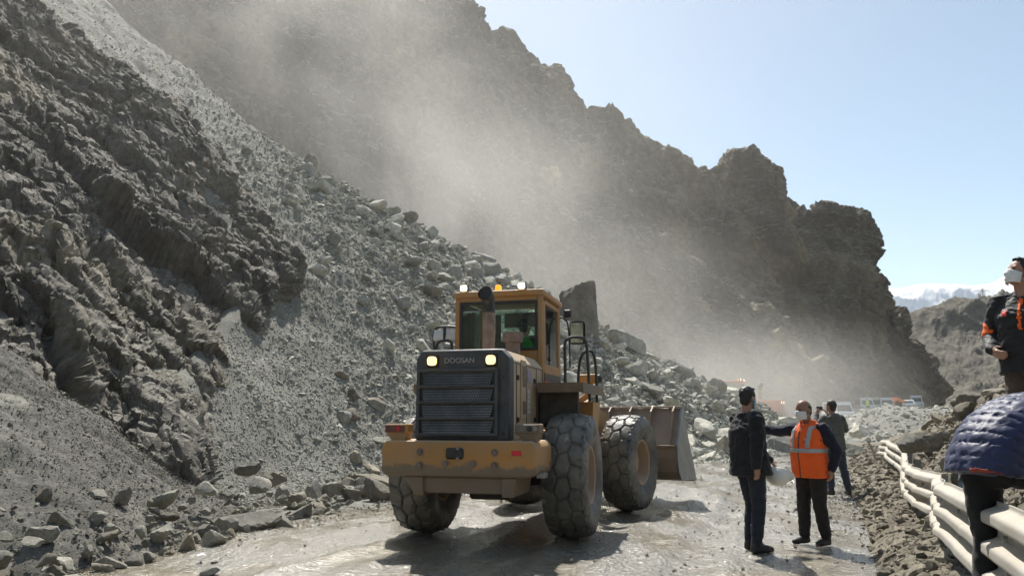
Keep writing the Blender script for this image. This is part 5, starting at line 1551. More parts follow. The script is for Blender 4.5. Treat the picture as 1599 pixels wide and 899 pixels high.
def face_parts(at, c, f, u, parent, hair, mask, hair_kind='short', seed=3):
    f = np.asarray(f, float); f /= np.linalg.norm(f); u = np.asarray(u, float); u = u - f * np.dot(u, f); u /= np.linalg.norm(u); r = np.cross(f, u)
    for sx in (-1, 1):
        b = MB(); b.sphere(at(sx * 0.030, 0.083, 0.000), 0.0105, 10, 6); b.build('eye', M_EYE, parent)
    B = Body()
    if hair_kind == 'short':
        B.ell(at(0, -0.020, 0.040), (0.085, 0.098, 0.094), f, u, 20); B.ell(at(0, -0.050, -0.025), (0.072, 0.056, 0.080), f, u, 14)
        for sx in (-1, 1): B.cap(at(sx * 0.074, 0.018, 0.03), 0.012, at(sx * 0.076, 0.012, -0.005), 0.006, 8)
        B.ell(at(0, 0.045, 0.100), (0.055, 0.035, 0.022), f, u, 12)
        amp = 0.010
    else:
        B.ell(at(0, -0.022, 0.012), (0.0805, 0.083, 0.068), f, u, 20); B.ell(at(0, -0.050, -0.03), (0.064, 0.050, 0.06), f, u, 14)
        amp = 0.002
    V, Nn, F = B.melt(0.008, 3)
    V = V + Nn * (amp * fbm(V * 34, 3, seed))[:, None]
    link('hair', mesh_np('hair', V, F, hair, True), parent)
    if mask is not None:
        # pleated face mask wrapped over nose and chin
        n1, n2 = 25, 15
        vs = []
        for i in range(n1):
            az = math.radians(-82 + 164 * i / (n1 - 1))
            for j in range(n2):
                t = j / (n2 - 1)
                z = -0.012 - 0.108 * t
                z = z + 0.010 * (1 - abs(math.sin(az))) * (1 - t) - 0.016 * abs(math.sin(az)) * (0.5 - t)
                bul = math.cos(az)**2 * (0.020 * math.exp(-((t - 0.32) / 0.25)**2)) + 0.003 * math.sin(t * 19)
                rad_f = 0.102 + bul - 0.018 * max(0, t - 0.75) * 4 * math.cos(az); rad_r = 0.072
                cz = 0.012
                vs.append(at(rad_r * math.sin(az), cz + (rad_f - cz) * math.cos(az) * 1.0, z))
        fc = [(i * n2 + j, (i + 1) * n2 + j, (i + 1) * n2 + j + 1, i * n2 + j + 1) for i in range(n1 - 1) for j in range(n2 - 1)]
        o = link('face_mask', mesh_np('face_mask', vs, fc, mask, True), parent)
        so = o.modifiers.new('thick', 'SOLIDIFY'); so.thickness = 0.003
        b = MB()
        for sx in (-1, 1):
            b.tube([at(sx * 0.071, 0.022, -0.005), at(sx * 0.080, -0.012, 0.012), at(sx * 0.082, -0.030, -0.010), at(sx * 0.079, -0.012, -0.045), at(sx * 0.066, 0.022, -0.085)], 0.0016, 5, smooth_n=12)
        b.build('ear_loop', mask, parent)
def person(label, loc, heading, J, outfit, group=None, height=1.8, voxel=0.009, detail=True):
    """J: joints in the body frame (x to the person's right, y ahead, z up), metres for a 1.8 m person"""
    k = height / 1.8
    root = empty('person', loc, -math.radians(heading)); root.scale = (1, 1, 1)
    tag(root, label, 'person', group)
    D = dict(pel=V3(0, 0, .95), waist=V3(0, 0, 1.10), chest=V3(0, 0.0, 1.32), neck=V3(0, -0.01, 1.50), head=V3(0, 0.02, 1.68), hf=V3(0, 1, 0), hu=V3(0, 0, 1),
             rS=V3(.185, -.01, 1.44), rE=V3(.25, -.05, 1.16), rW=V3(.24, .03, .92), rT=V3(.23, .06, .76), lS=V3(-.185, -.01, 1.44), lE=V3(-.25, -.05, 1.16), lW=V3(-.24, .03, .92), lT=V3(-.23, .06, .76),
             rH=V3(.095, 0, .92), rK=V3(.11, .02, .50), rA=V3(.12, -.02, .085), rF=V3(.135, .17, .03), lH=V3(-.095, 0, .92), lK=V3(-.11, .02, .50), lA=V3(-.12, -.02, .085), lF=V3(-.135, .17, .03),
             rN=V3(-1, 0.2, 0), lN=V3(1, 0.2, 0), sh=V3(1, 0, 0), curl=0.35)
    D.update(J)
    for q in D:
        if q not in ('hf', 'hu', 'rN', 'lN', 'sh', 'curl'): D[q] = np.asarray(D[q], float) * k
    g = outfit.get('girth', 1.0) * k
    fw = np.cross(V3(0, 0, 1), D['sh'])
    spine = D['neck'] - D['pel']; spine /= np.linalg.norm(spine)
    fwd = np.cross(spine, D['sh']); fwd = -fwd if fwd[1] + fwd[2] * -0.01 < 0 and abs(spine[2]) > 0.5 else fwd
    if abs(spine[2]) <= 0.5: fwd = V3(0, spine[2], -spine[1])
    # --- body: one continuous skin
    B = Body()
    B.secs([(D['pel'] - spine * 0.08 * k, D['sh'] * .12 * g, fwd * .085 * g), (D['pel'], D['sh'] * .145 * g, fwd * .10 * g), (D['waist'], D['sh'] * .13 * g, fwd * .095 * g), (D['chest'], D['sh'] * .155 * g, fwd * .105 * g), (D['neck'] - spine * 0.05 * k, D['sh'] * .10 * g, fwd * .07 * g)])
    hu = np.asarray(D['hu'], float); at = head(B, D['head'], D['hf'], hu)
    B.cap(D['neck'] - spine * 0.03 * k, 0.062 * k, at(0, -0.012, -0.05), 0.055 * k, 14)
    for s in 'rl':
        B.chain([D['neck'] - spine * 0.05 * k, D[s + 'S']], [0.05 * k, 0.055 * k])
        B.chain([D[s + 'S'], D[s + 'E'], D[s + 'W']], [0.052 * k, 0.040 * k, 0.027 * k])
        hand(B, D[s + 'W'], D[s + 'T'], D[s + 'N'], V3(0, 1, 0.3), k, D['curl'])
        B.chain([D[s + 'H'], D[s + 'K'], D[s + 'A']], [0.078 * k, 0.052 * k, 0.038 * k])
        B.chain([D[s + 'A'], D[s + 'F']], [0.036 * k, 0.026 * k])
    V, Nn, F = B.melt(voxel, 2, 0.4)
    link('body', mesh_np('body', V, F, outfit.get('skin', M_SKIN), True), root)
    if detail: face_parts(at, D['head'], D['hf'], hu, root, outfit.get('hair', M_HAIR), outfit.get('mask'), outfit.get('hair_kind', 'short'))
    else:
        h = MB(); h.sphere(at(0, -0.01, 0.035), (0.085, 0.10, 0.095), 12, 8); h.build('hair', outfit.get('hair', M_HAIR), root)
    # --- trousers
    B = Body()
    tk = outfit.get('leg', 1.0) * k
    hem = 0.05
    B.secs([(D['pel'] - spine * 0.10 * k, D['sh'] * .165 * g, fwd * .12 * g), (D['pel'], D['sh'] * .18 * g, fwd * .135 * g), (D['waist'] - spine * 0.04 * k, D['sh'] * .165 * g, fwd * .125 * g)])
    for s in 'rl':
        ank = D[s + 'A'] * 0.93 + D[s + 'K'] * 0.07
        md = (D[s + 'K'] + D[s + 'A']) / 2
        B.chain([D[s + 'H'], (D[s + 'H'] + D[s + 'K']) / 2, D[s + 'K'], md, ank], [0.108 * tk, 0.095 * tk, 0.077 * tk, 0.074 * tk, 0.062 * tk])
    garment('trousers', B, outfit['trousers'], root, 0.014 if detail else 0.03, 0.008 if detail else 0, 11, 4)
    # --- shoes
    for s in 'rl':
        B = Body(); a_, t_ = D[s + 'A'], D[s + 'F']
        d = t_ - a_; d[2] = 0; d /= np.linalg.norm(d)
        zb = t_[2] + 0.012 * k
        heel = a_ - d * 0.035 * k; heel = V3(heel[0], heel[1], zb); ball = a_ + d * 0.13 * k; ball = V3(ball[0], ball[1], zb + 0.002); toe = a_ + d * 0.185 * k; toe = V3(toe[0], toe[1], zb - 0.002)
        sd = np.cross(d, V3(0, 0, 1))
        for q in (-1, 1):
            B.cap(heel + sd * q * 0.010, 0.036 * k, ball + sd * q * 0.014, 0.036 * k, 10)
        B.cap(ball, 0.044 * k, toe, 0.030 * k, 12); B.cap(heel + V3(0, 0, 0.02), 0.042 * k, a_ + V3(0, 0, 0.03), 0.05 * k, 12); B.cap(a_ + V3(0, 0, -0.01), 0.045 * k, ball, 0.04 * k, 12)
        Vs, Ns, Fs = B.melt(0.009 if detail else 0.02, 3)
        Vs[:, 2] = np.maximum(Vs[:, 2], t_[2] - 0.028 * k)
        link('shoe', mesh_np('shoe', Vs, Fs, outfit.get('shoes', M_SHOE), True), root)
    # --- jacket
    jk = outfit['jacket']
    out = {}
    if jk:
        B = Body()
        jl = jk.get('hem', 0.14); w = jk.get('w', 1.0) * g
        top = D['neck'] - spine * 0.035 * k
        B.secs([(D['pel'] - spine * jl * k + fwd * jk.get('flare', 0) * 0.3, D['sh'] * .205 * w, fwd * (.150 + jk.get('flare', 0)) * w), (D['pel'] + spine * 0.02 * k, D['sh'] * .195 * w, fwd * .150 * w), (D['waist'], D['sh'] * .185 * w, fwd * .145 * w + 0), (D['chest'], D['sh'] * .195 * w, fwd * .138 * w), (D['chest'] * 0.45 + top * 0.55, D['sh'] * .180 * w, fwd * .100 * w), (top, D['sh'] * .085 * w, fwd * .075 * w)])
        if jk.get('secs'):
            B = Body(); B.secs(jk['secs'])
        if not jk.get('no_arms'):
            for s in 'rl':
                B.chain([top - spine * 0.045 * k, D[s + 'S']], [0.066 * w, 0.072 * w])
                ws = D[s + 'W'] * 0.96 + D[s + 'E'] * 0.04
                B.chain([D[s + 'S'], (D[s + 'S'] + D[s + 'E']) / 2, D[s + 'E'], (D[s + 'E'] + ws) / 2, ws], [0.080 * w, 0.072 * w, 0.064 * w, 0.058 * w, 0.047 * w])
        if jk.get('collar'):
            for i in range(16):
                t = 2 * math.pi * i / 16
                c_ = top + (D['sh'] * math.cos(t) * 0.074 + fwd * math.sin(t) * 0.078) * k - spine * 0.02
                if math.sin(t) > 0.86: continue
                B.cap(c_, 0.013 * k, c_ + spine * 0.07 * k, 0.012 * k, 8)
        if jk.get('hood'):
            B.ell(D['neck'] - fwd * 0.085 * k - spine * 0.02, (0.125 * k, 0.055 * k, 0.075 * k), fwd, spine, 14)
        o, V, Nn, F = garment('jacket', B, jk['mat'], root, jk.get('voxel', 0.013) if detail else 0.03, jk.get('wr', 0.008) if detail else 0, 23, jk.get('smooth', 4), jk.get('extra'))
        out['jacket'] = (o, V, Nn, F)
    vs_ = outfit.get('vest')
    if vs_:
        B = Body(); w = vs_.get('w', 1.1) * g; top = D['neck'] - spine * 0.03 * k; jl = vs_.get('hem', 0.16)
        B.secs([(D['pel'] - spine * jl * k, D['sh'] * .200 * w, fwd * .158 * w), (D['pel'] + spine * 0.02 * k, D['sh'] * .198 * w, fwd * .162 * w), (D['waist'], D['sh'] * .192 * w, fwd * .160 * w), (D['chest'], D['sh'] * .186 * w, fwd * .152 * w), (D['chest'] * 0.42 + top * 0.58, D['sh'] * .178 * w, fwd * .132 * w), (top + spine * 0.02 * k, D['sh'] * .105 * w, fwd * .090 * w)])
        for sg, s in ((1, 'r'), (-1, 'l')):
            B.cap(top - spine * 0.03 * k + D['sh'] * sg * 0.05, 0.066 * w, D[s + 'S'] - D['sh'] * sg * 0.055 * k, 0.062 * w, 12)
        if vs_.get('collar'):
            for i in range(18):
                t = 2 * math.pi * i / 18
                if math.sin(t) > 0.80: continue
                c_ = top + (D['sh'] * math.cos(t) * 0.088 + fwd * math.sin(t) * 0.090) * k - spine * 0.03
                B.cap(c_, 0.015 * k, c_ + spine * 0.105 * k, 0.012 * k, 8)
        o, V, Nn, F = garment('vest', B, vs_['mat'], root, 0.012 if detail else 0.03, 0.006 if detail else 0, 31, 4)
        out['vest'] = (o, V, Nn, F)
    out['root'] = root; out['D'] = D; out['k'] = k
    return out
def ground_at(px, py):
    p = PG(px, py, 0.0); return p

# 1: man in a dark jacket, looking back to the slide, helmet in his hand
g1 = ground_at(1176, 860)
p1 = person('man in a black jacket and dark jeans seen from behind, wearing a blue mask', (g1[0], g1[1], -0.01), 68,
            dict(pel=V3(0, .01, .95), waist=V3(0, .0, 1.10), chest=V3(0, -.01, 1.32), head=V3(.0, .035, 1.685), hf=V3(-.22, 1, -.10),
                 rS=V3(.195, -.03, 1.445), rE=V3(.25, -.07, 1.18), rW=V3(.24, -.09, .94), rT=V3(.23, -.07, .80), rN=V3(-1, 0.0, 0),
                 lS=V3(-.19, .02, 1.44), lE=V3(-.21, .14, 1.18), lW=V3(-.05, .34, .98), lT=V3(-.01, .42, .88), lN=V3(0.6, 0.6, 0.2),
                 rH=V3(.095, .02, .92), rK=V3(.10, .03, .50), rA=V3(.10, -.03, .085), rF=V3(.12, .16, .03), lH=V3(-.095, .02, .92), lK=V3(-.10, .10, .50), lA=V3(-.11, .05, .085), lF=V3(-.13, .24, .03)),
            dict(trousers=M_JEANS, mask=M_MASK_B, girth=1.04, leg=1.0, jacket=dict(mat=M_COAT, hem=0.12, w=1.13, flare=0.03, collar=True, wr=0.014, smooth=9)), height=1.83)
# collar shirt edge / lapel
o_, V, Nn, F = p1['jacket']
# helmet
hx_ = Matrix.Translation(Vector((g1[0], g1[1], -0.01))) @ Matrix.Rotation(-math.radians(68), 4, 'Z')
hp = hx_ @ Vector((.0, .40, .83))
hat = empty('hard_hat', hp, -math.radians(68)); tag(hat, 'white safety helmet hanging from the hand of the man in black', 'helmet')
_u = Vector((-.30, -.62, -.55)).normalized(); _f = Vector((.85, -.25, -.15)); _f = (_f - _u * _f.dot(_u)).normalized(); _r = _f.cross(_u)
hat.rotation_euler = Matrix((_r, _f, _u)).transposed().to_euler()
vs = []; n1, n2 = 28, 12
for i in range(n2 + 1):
    ph = math.pi / 2 * i / n2
    for j in range(n1):
        t = 2 * math.pi * j / n1
        rg = 1 + 0.035 * math.exp(-((math.sin(t) ) / 0.12)**2) * math.sin(ph)**0.5 * (ph > 0.1)
        vs.append((0.108 * math.sin(ph) * math.cos(t) * rg, 0.132 * math.sin(ph) * math.sin(t) * rg, 0.135 * math.cos(ph)))
for j in range(n1):
    t = 2 * math.pi * j / n1
    brim = 0.007 + 0.050 * max(0, math.sin(t))**3
    vs.append(((0.108 + brim * 0.7) * math.cos(t), (0.132 + brim) * math.sin(t), -0.012 - 0.012 * max(0, math.sin(t))))
fs = [(i * n1 + j, i * n1 + (j + 1) % n1, (i + 1) * n1 + (j + 1) % n1, (i + 1) * n1 + j) for i in range(n2 + 1) for j in range(n1)]
o_ = link('shell', mesh_np('shell', vs, fs, M_HAT, True), hat); so = o_.modifiers.new('thick', 'SOLIDIFY'); so.thickness = 0.004
b = MB(); b.tube([(0.10 * math.cos(t), 0.124 * math.sin(t), -0.01) for t in np.linspace(0, 2 * math.pi, 24)], 0.009, 6); b.tube([(-0.09, 0, 0.0), (-0.05, 0, 0.085), (0, 0, 0.10), (0.05, 0, 0.085), (0.09, 0, 0)], 0.007, 6, smooth_n=12); b.build('head_band', plain('helmet_band', (0.45, 0.42, 0.36), 0.7), hat)

# 2: man in the orange vest, pointing
g2 = ground_at(1274, 849)
p2 = person('man in an orange safety vest with grey bands pointing towards the slide, white mask', (g2[0], g2[1], -0.01), -122,
            dict(head=V3(.02, .05, 1.665), hf=V3(.22, 1, -.08), neck=V3(0, 0, 1.49), chest=V3(0, .015, 1.30), waist=V3(0, .03, 1.09), pel=V3(0, .01, .94),
                 rS=V3(.20, .0, 1.42), rE=V3(.46, .06, 1.385), rW=V3(.70, .12, 1.43), rT=V3(.86, .15, 1.44), rN=V3(0, .3, -1),
                 lS=V3(-.20, -.02, 1.42), lE=V3(-.30, -.13, 1.16), lW=V3(-.27, -.05, .93), lT=V3(-.25, -.02, .78), lN=V3(1, .1, 0),
                 rH=V3(.10, .0, .90), rK=V3(.12, .03, .49), rA=V3(.14, .02, .085), rF=V3(.16, .20, .03), lH=V3(-.10, 0, .90), lK=V3(-.11, .02, .49), lA=V3(-.12, -.05, .085), lF=V3(-.13, .14, .03)),
            dict(trousers=M_TROUS, skin=M_SKIN2, mask=M_MASK_W, hair=M_STUBBLE, hair_kind='crop', girth=1.10, leg=1.08, jacket=dict(mat=M_NAVY, hem=0.02, w=1.0, collar=False), vest=dict(mat=M_VEST, hem=0.12, w=1.06, collar=True)), height=1.71)
o_, V, Nn, F = p2['vest']; k = p2['k']; vr = p2['root']
patch('reflective_band', V, Nn, F, (V[:, 2] > 1.12 * k) & (V[:, 2] < 1.185 * k), M_BAND, vr, 0.006)
for sg in (-1, 1):
    patch('shoulder_band', V, Nn, F, (V[:, 0] * sg > 0.075 + 0.05 * (V[:, 2] - 1.2)) & (V[:, 0] * sg < 0.135 + 0.05 * (V[:, 2] - 1.2)) & (V[:, 2] > 1.190 * k) & (V[:, 2] < 1.46 * k), M_BAND, vr, 0.006)
patch('zip', V, Nn, F, (np.abs(V[:, 0] - 0.01) < 0.010) & (V[:, 1] > 0.05) & (V[:, 2] < 1.43 * k), M_BLACK, vr, 0.004)
patch('chest_badge', V, Nn, F, ((V[:, 0] + 0.075)**2 + (V[:, 2] - 1.27 * k)**2 < 0.026**2) & (V[:, 1] > 0.05), plain('dark_red_badge', (0.35, 0.05, 0.03), 0.6), vr, 0.004)
b = MB()

# 3: man in the grey hoodie filming
g3 = ground_at(1308, 773)
p3 = person('man in a grey green hoodie seen from behind, hands raised to his face', (g3[0], g3[1], 0.0), -14,
            dict(hf=V3(-.25, 1, .12), rE=V3(.33, .08, 1.24), rW=V3(.12, .28, 1.52), rT=V3(.05, .31, 1.64), lE=V3(-.30, .14, 1.24), lW=V3(-.13, .30, 1.52), lT=V3(-.07, .31, 1.64), rN=V3(-.4, .6, 0), lN=V3(.4, .6, 0),
                 rA=V3(.24, -.02, .085), rK=V3(.18, .02, .50), rF=V3(.29, .16, .03), lA=V3(-.13, .0, .085), lF=V3(-.18, .18, .03)),
            dict(trousers=M_BLUE, hair=M_HAIR, jacket=dict(mat=M_HOODIE, hem=0.10, w=1.07, hood=True), leg=0.98), height=1.83)
ph = empty('phone', (0, 0, 0)); q = Matrix.Translation(Vector((g3[0], g3[1], 0))) @ Matrix.Rotation(math.radians(14), 4, 'Z') @ Vector((-.02, .36, 1.68))
ph.location = q; ph.rotation_euler = (0.1, 0, math.radians(14)); tag(ph, 'dark phone held up by the man in the grey hoodie', 'phone')
b = MB(); b.box((0, 0, 0), (0.15, 0.010, 0.075), 0.004); b.build('case', M_BLACK, ph)
b = MB(); b.box((0, -0.0062, 0), (0.138, 0.002, 0.066)); b.build('screen', plain('phone_screen', (0.05, 0.055, 0.06), 0.1), ph, False)

# 4: man standing on the bank, looking up
p4loc = P(1597, 455, 6.3); p4z = 0.99
p4 = person('man in a black jacket with orange trim and white mask on the bank, looking up', (p4loc[0], p4loc[1], p4z), -128,
            dict(head=V3(.0, .015, 1.675), hf=V3(.70, 1, .45), hu=V3(-.2, -.30, 1), rE=V3(.285, -.03, 1.16), rW=V3(.22, .15, 1.03), rT=V3(.13, .24, .98), rN=V3(-.8, -.4, 0), lE=V3(-.28, -.06, 1.16), lW=V3(-.26, .08, .95), lT=V3(-.22, .14, .82)),
            dict(trousers=M_BROWN, mask=M_MASK_W, girth=1.04, jacket=dict(mat=M_BLKJ, hem=0.12, w=1.06, collar=True, wr=0.010, voxel=0.010)), height=1.78, voxel=0.008)
o_, V, Nn, F = p4['jacket']; k = p4['k']; jr = p4['root']
patch('chest_stripe', V, Nn, F, (np.abs(V[:, 0] + 0.005) < 0.020) & (V[:, 1] > 0.03) & (V[:, 2] > 1.18 * k) & (V[:, 2] < 1.46 * k), M_ORNG, jr, 0.004)
E_ = p4['D']['rE']
patch('elbow_patch', V, Nn, F, (np.linalg.norm(V - (E_ + V3(0.0, 0.0, 0.055)), axis=1) < 0.085) & (V[:, 0] > 0.19), M_ORNG, jr, 0.004)
patch('badge', V, Nn, F, ((V[:, 0] - 0.105)**2 * 1.3 + (V[:, 2] - 1.335 * k)**2 < 0.034**2) & (V[:, 1] > 0.03), M_BADGE, jr, 0.004)
patch('badge_mark', V, Nn, F, ((V[:, 0] - 0.105)**2 * 1.3 + (V[:, 2] - 1.335 * k)**2 < 0.040**2) & ((V[:, 0] - 0.105)**2 * 1.3 + (V[:, 2] - 1.335 * k)**2 > 0.026**2) & (V[:, 1] > 0.03), M_WHITEP, jr, 0.006)
patch('shirt_collar', V, Nn, F, (V[:, 2] > 1.475 * k) & (V[:, 1] > 0.0) & (np.abs(V[:, 0]) < 0.06), M_WHITEP, jr, 0.004)
patch('name_print', V, Nn, F, (V[:, 0] < -0.045) & (V[:, 0] > -0.13) & (V[:, 1] > 0.03) & (np.abs(V[:, 2] - 1.345 * k) < 0.009), M_WHITEP, jr, 0.003)

# 5: man bending over the guard rail, nearest on the right
X5, Y5 = 2.66, 4.42
p5z = float(bank_h(np.array([(np.array([X5, Y5]) - RL0) @ RLD]), np.array([(np.array([X5, Y5]) - RL0) @ RLN]))[0]) + 0.02
H5 = 70
P5S = []
for (y_, z_, tl_, hw_, hd_) in ((-.035, .84, 8, .205, .158), (.0, .92, 18, .208, .165), (.055, .995, 32, .210, .166), (.135, 1.06, 50, .210, .162), (.235, 1.11, 64, .214, .158), (.345, 1.145, 72, .216, .152), (.45, 1.17, 76, .205, .132), (.53, 1.185, 76, .11, .09)):
    t_ = math.radians(tl_); P5S.append((V3(0, y_, z_), V3(hw_, 0, 0), V3(0, math.cos(t_), -math.sin(t_)) * hd_))
P5C = catmull(np.array([q_[0] for q_ in P5S]), 160); P5L = np.concatenate([[0], np.cumsum(np.linalg.norm(np.diff(P5C, axis=0), axis=1))])
P5T = np.gradient(P5C, axis=0); P5T /= np.linalg.norm(P5T, axis=1, keepdims=True)
def p5_s(V):
    out = np.zeros(len(V))
    W = V * np.array([0, 1, 1])
    for k0 in range(0, len(V), 4000):
        d_ = ((W[k0:k0 + 4000, None, :] - P5C[None]) * P5T[None]).sum(2)
        # the section whose plane passes through the point
        idx = np.argmin(np.abs(d_), axis=1)
        out[k0:k0 + 4000] = P5L[idx] + d_[np.arange(len(idx)), idx]
    return out
def puff(V):
    s = p5_s(V)
    ph_ = s / 0.052 + 0.45 * perlin(V * np.array([3.0, 2.0, 3.0]), 8)
    h = np.abs(np.sin(np.pi * ph_))**0.6
    return 0.017 * (h - 0.72) + 0.013 * ridged(V * np.array([22, 9, 22]), 2, 5) * (1.1 - h) + 0.008 * perlin(V * 14, 9)
p5 = person('man in a navy quilted puffer jacket and black trousers stepping over the guard rail', (X5, Y5, p5z), H5,
            dict(pel=V3(0, .04, .97), waist=V3(0, .135, 1.06), chest=V3(0, .345, 1.145), neck=V3(0, .55, 1.20), head=V3(0, .73, 1.22), hf=V3(.1, .85, -.6), hu=V3(0, .5, .85),
                 rS=V3(.18, .45, 1.16), rE=V3(.25, .62, 1.0), rW=V3(.22, .80, .94), rT=V3(.18, .92, .88), lS=V3(-.18, .45, 1.16), lE=V3(-.22, .64, 1.02), lW=V3(-.18, .84, .98), lT=V3(-.14, .96, .90), rN=V3(0, -.3, -1), lN=V3(0, -.3, -1),
                 lH=V3(-.10, .05, .93), lK=V3(-.10, .05, .50), lA=V3(-.10, -.02, .085), lF=V3(-.12, .15, .03), rH=V3(.10, .08, .93), rK=V3(.30, .47, .92), rA=V3(.36, .52, .50), rF=V3(.40, .68, .44)),
            dict(trousers=M_BLKT, girth=1.10, leg=1.05, jacket=dict(mat=M_PUFF, secs=P5S, w=1.06, wr=0.0, voxel=0.0085, smooth=6, extra=puff)), height=1.69)
o_, V, Nn, F = p5['jacket']
s_ = p5_s(V)
patch('lining_edge', V, Nn, F, (s_ < s_.min() + 0.03) & (np.abs(Nn[:, 2]) < 0.7) & (V[:, 0] > 0.03), M_LINING, p5['root'], 0.002)

# the loader's driver, seen through the rear window
LM = Matrix.Translation((R0[0], R0[1], 0)) @ Matrix.Rotation(-math.radians(LOADER_YAW), 4, 'Z')
dl = LM @ Vector((0.06, 1.02, 1.46))
person('driver in a green vest sitting in the cab of the yellow wheel loader', dl, LOADER_YAW,
       dict(pel=V3(0, 0, .72), waist=V3(0, -.02, .86), chest=V3(0, 0, 1.06), neck=V3(0, .03, 1.24), head=V3(.03, .07, 1.40), hf=V3(.4, 1, 0), rS=V3(.185, 0, 1.18), rE=V3(.28, .10, .92), rW=V3(.18, .34, .90), rT=V3(.15, .46, .94), lS=V3(-.185, 0, 1.18), lE=V3(-.28, .10, .92), lW=V3(-.2, .34, .94), lT=V3(-.18, .46, .98),
            rH=V3(.10, 0, .70), rK=V3(.14, .42, .70), rA=V3(.14, .46, .30), rF=V3(.15, .62, .24), lH=V3(-.10, 0, .70), lK=V3(-.14, .42, .70), lA=V3(-.14, .46, .30), lF=V3(-.15, .62, .24)),
       dict(trousers=M_TROUS, jacket=dict(mat=M_TROUS, hem=0.0, w=1.02), vest=dict(mat=M_GREEN, hem=0.05, w=1.07)), height=1.74, voxel=0.014)
# ------------------------------------------------------------------ guard rail on the right
M_GALV = dirty_paint('dusty_galvanised_steel', (0.36, 0.355, 0.33), (0.29, 0.26, 0.21), 0.5, 0.55, chips=(0.20, 0.13, 0.08))
M_GALV_D = plain('dull_galvanised_steel', (0.28, 0.29, 0.28), 0.6, 0.3, 0.2, 8, 0.002)
def thrie_profile(n=61):
    # (out towards the road, height) of a three-ridge beam, 0.506 m high
    t = np.linspace(0, 1, n)
    z = 0.506 * (t - 0.5)
    w = 0.5 - 0.5 * np.cos(t * 2 * math.pi * 3)
    y = 0.082 * sstep(0.12, 0.88, w)
    return y, z
RAIL_PTS = [  # s along the line, offset away from the road, height of the middle, lean
    (-7.0, 0.10, 0.80, 0.03), (-4.5, 0.06, 0.80, 0.04), (-2.6, 0.02, 0.785, 0.05), (-1.2, 0.0, 0.74, 0.08), (0.2, 0.0, 0.69, 0.08), (1.5, 0.0, 0.66, 0.10), (3.0, 0.06, 0.63, 0.14), (4.6, 0.0, 0.59, 0.12), (6.2, -0.05, 0.555, 0.10), (8.0, 0.0, 0.59, 0.14), (10.5, 0.10, 0.65, 0.14), (13.5, 0.05, 0.65, 0.16), (16.5, 0.0, 0.64, 0.2), (19.0, 0.05, 0.62, 0.25), (20.6, -0.1, 0.60, 0.3)]
rp = catmull(np.array([(a, b, c) for a, b, c, d in RAIL_PTS]), 300)
lean = catmull(np.array([(d, 0, 0) for a, b, c, d in RAIL_PTS]), 300)[:, 0]
py_, pz_ = thrie_profile()
dn = 0.02 * perlin(np.stack([rp[:, 0] * 1.3, 0 * lean, 0 * lean], 1), 3)
for kx_, ka_, kw_ in ((3.0, -0.10, 0.10), (4.3, 0.05, 0.25), (6.3, -0.07, 0.12), (1.1, 0.035, 0.15)):      # sharp kinks
    dn += ka_ * np.exp(-np.abs(rp[:, 0] - kx_) / kw_)
GV = []
for i in range(300):
    s, e, zc = rp[i]
    c, sn = math.cos(lean[i]), math.sin(lean[i])
    for y, z in zip(py_, pz_):
        lo_ = 0.012 * perlin(np.array([[s * 2.2, z * 4, 0.3]]), 5)[0]
        out_ = -(y + dn[i] + lo_)               # towards the road
        ee_ = e + out_ * c + z * sn; zz = zc + z * c + 0.4 * out_ * sn
        x, yy = bank_xy(s, ee_)
        GV.append((x, yy, zz))
rail_t = empty('guard_rail', (RL0[0], RL0[1], 0)); tag(rail_t, 'bent three-ridge steel guard rail between the muddy road and the earth bank', 'guard rail')
def in_root(V, root): return np.asarray(V) - np.array(root.location)
# three overlapping beam lengths
GVA = np.array(GV).reshape(300, len(py_), 3)
for (i0, i1, dz) in ((0, 112, 0.0), (108, 172, 0.004), (168, 232, 0.0), (228, 300, 0.004)):
    seg = GVA[i0:i1].copy(); seg[:, :, :2] -= RLN * dz
    o_ = link('beam', mesh_np('beam', in_root(seg.reshape(-1, 3), rail_t), grid_faces(i1 - i0, len(py_)), M_GALV, True, 50), rail_t)
    so = o_.modifiers.new('thick', 'SOLIDIFY'); so.thickness = 0.004
for s in (-6.0, -4.0, -2.0, 0.05, 2.1, 4.1, 6.2, 8.3, 12.0, 16.0):
    e = float(np.interp(s, rp[:, 0], rp[:, 1])); zc = float(np.interp(s, rp[:, 0], rp[:, 2]))
    zg = float(bank_h(np.array([s]), np.array([0.12]))[0])
    x0, y0 = bank_xy(s, e + 0.10)
    b = MB(); ang = math.atan2(RLN[1], RLN[0])
    # C-section post
    pr = [(-.06, -.05), (.06, -.05), (.06, -.044), (-.054, -.044), (-.054, .044), (.06, .044), (.06, .05), (-.06, .05)]
    b.X = Matrix.Translation((x0 - RL0[0], y0 - RL0[1], 0)) @ Matrix.Rotation(ang + 0.1 * math.sin(s * 3), 4, 'Z') @ Matrix.Rotation(0.12 * math.sin(s * 1.7 + 0.6), 4, 'Y')
    b.prism(pr, 'z', zg - 0.35, zc + 0.20)
    b.build('post', M_GALV_D, rail_t, False)
    for zz in (zc - 0.084, zc + 0.084):
        x1, y1 = bank_xy(s, e - 0.012)
        b = MB(); b.X = Matrix.Translation((x1 - RL0[0], y1 - RL0[1], zz)) @ Matrix.Rotation(ang, 4, 'Z')
        b.cyl((0.0, 0, 0), (-0.024, 0, 0), 0.017, 10); b.build('bolt', M_GALV_D, rail_t)
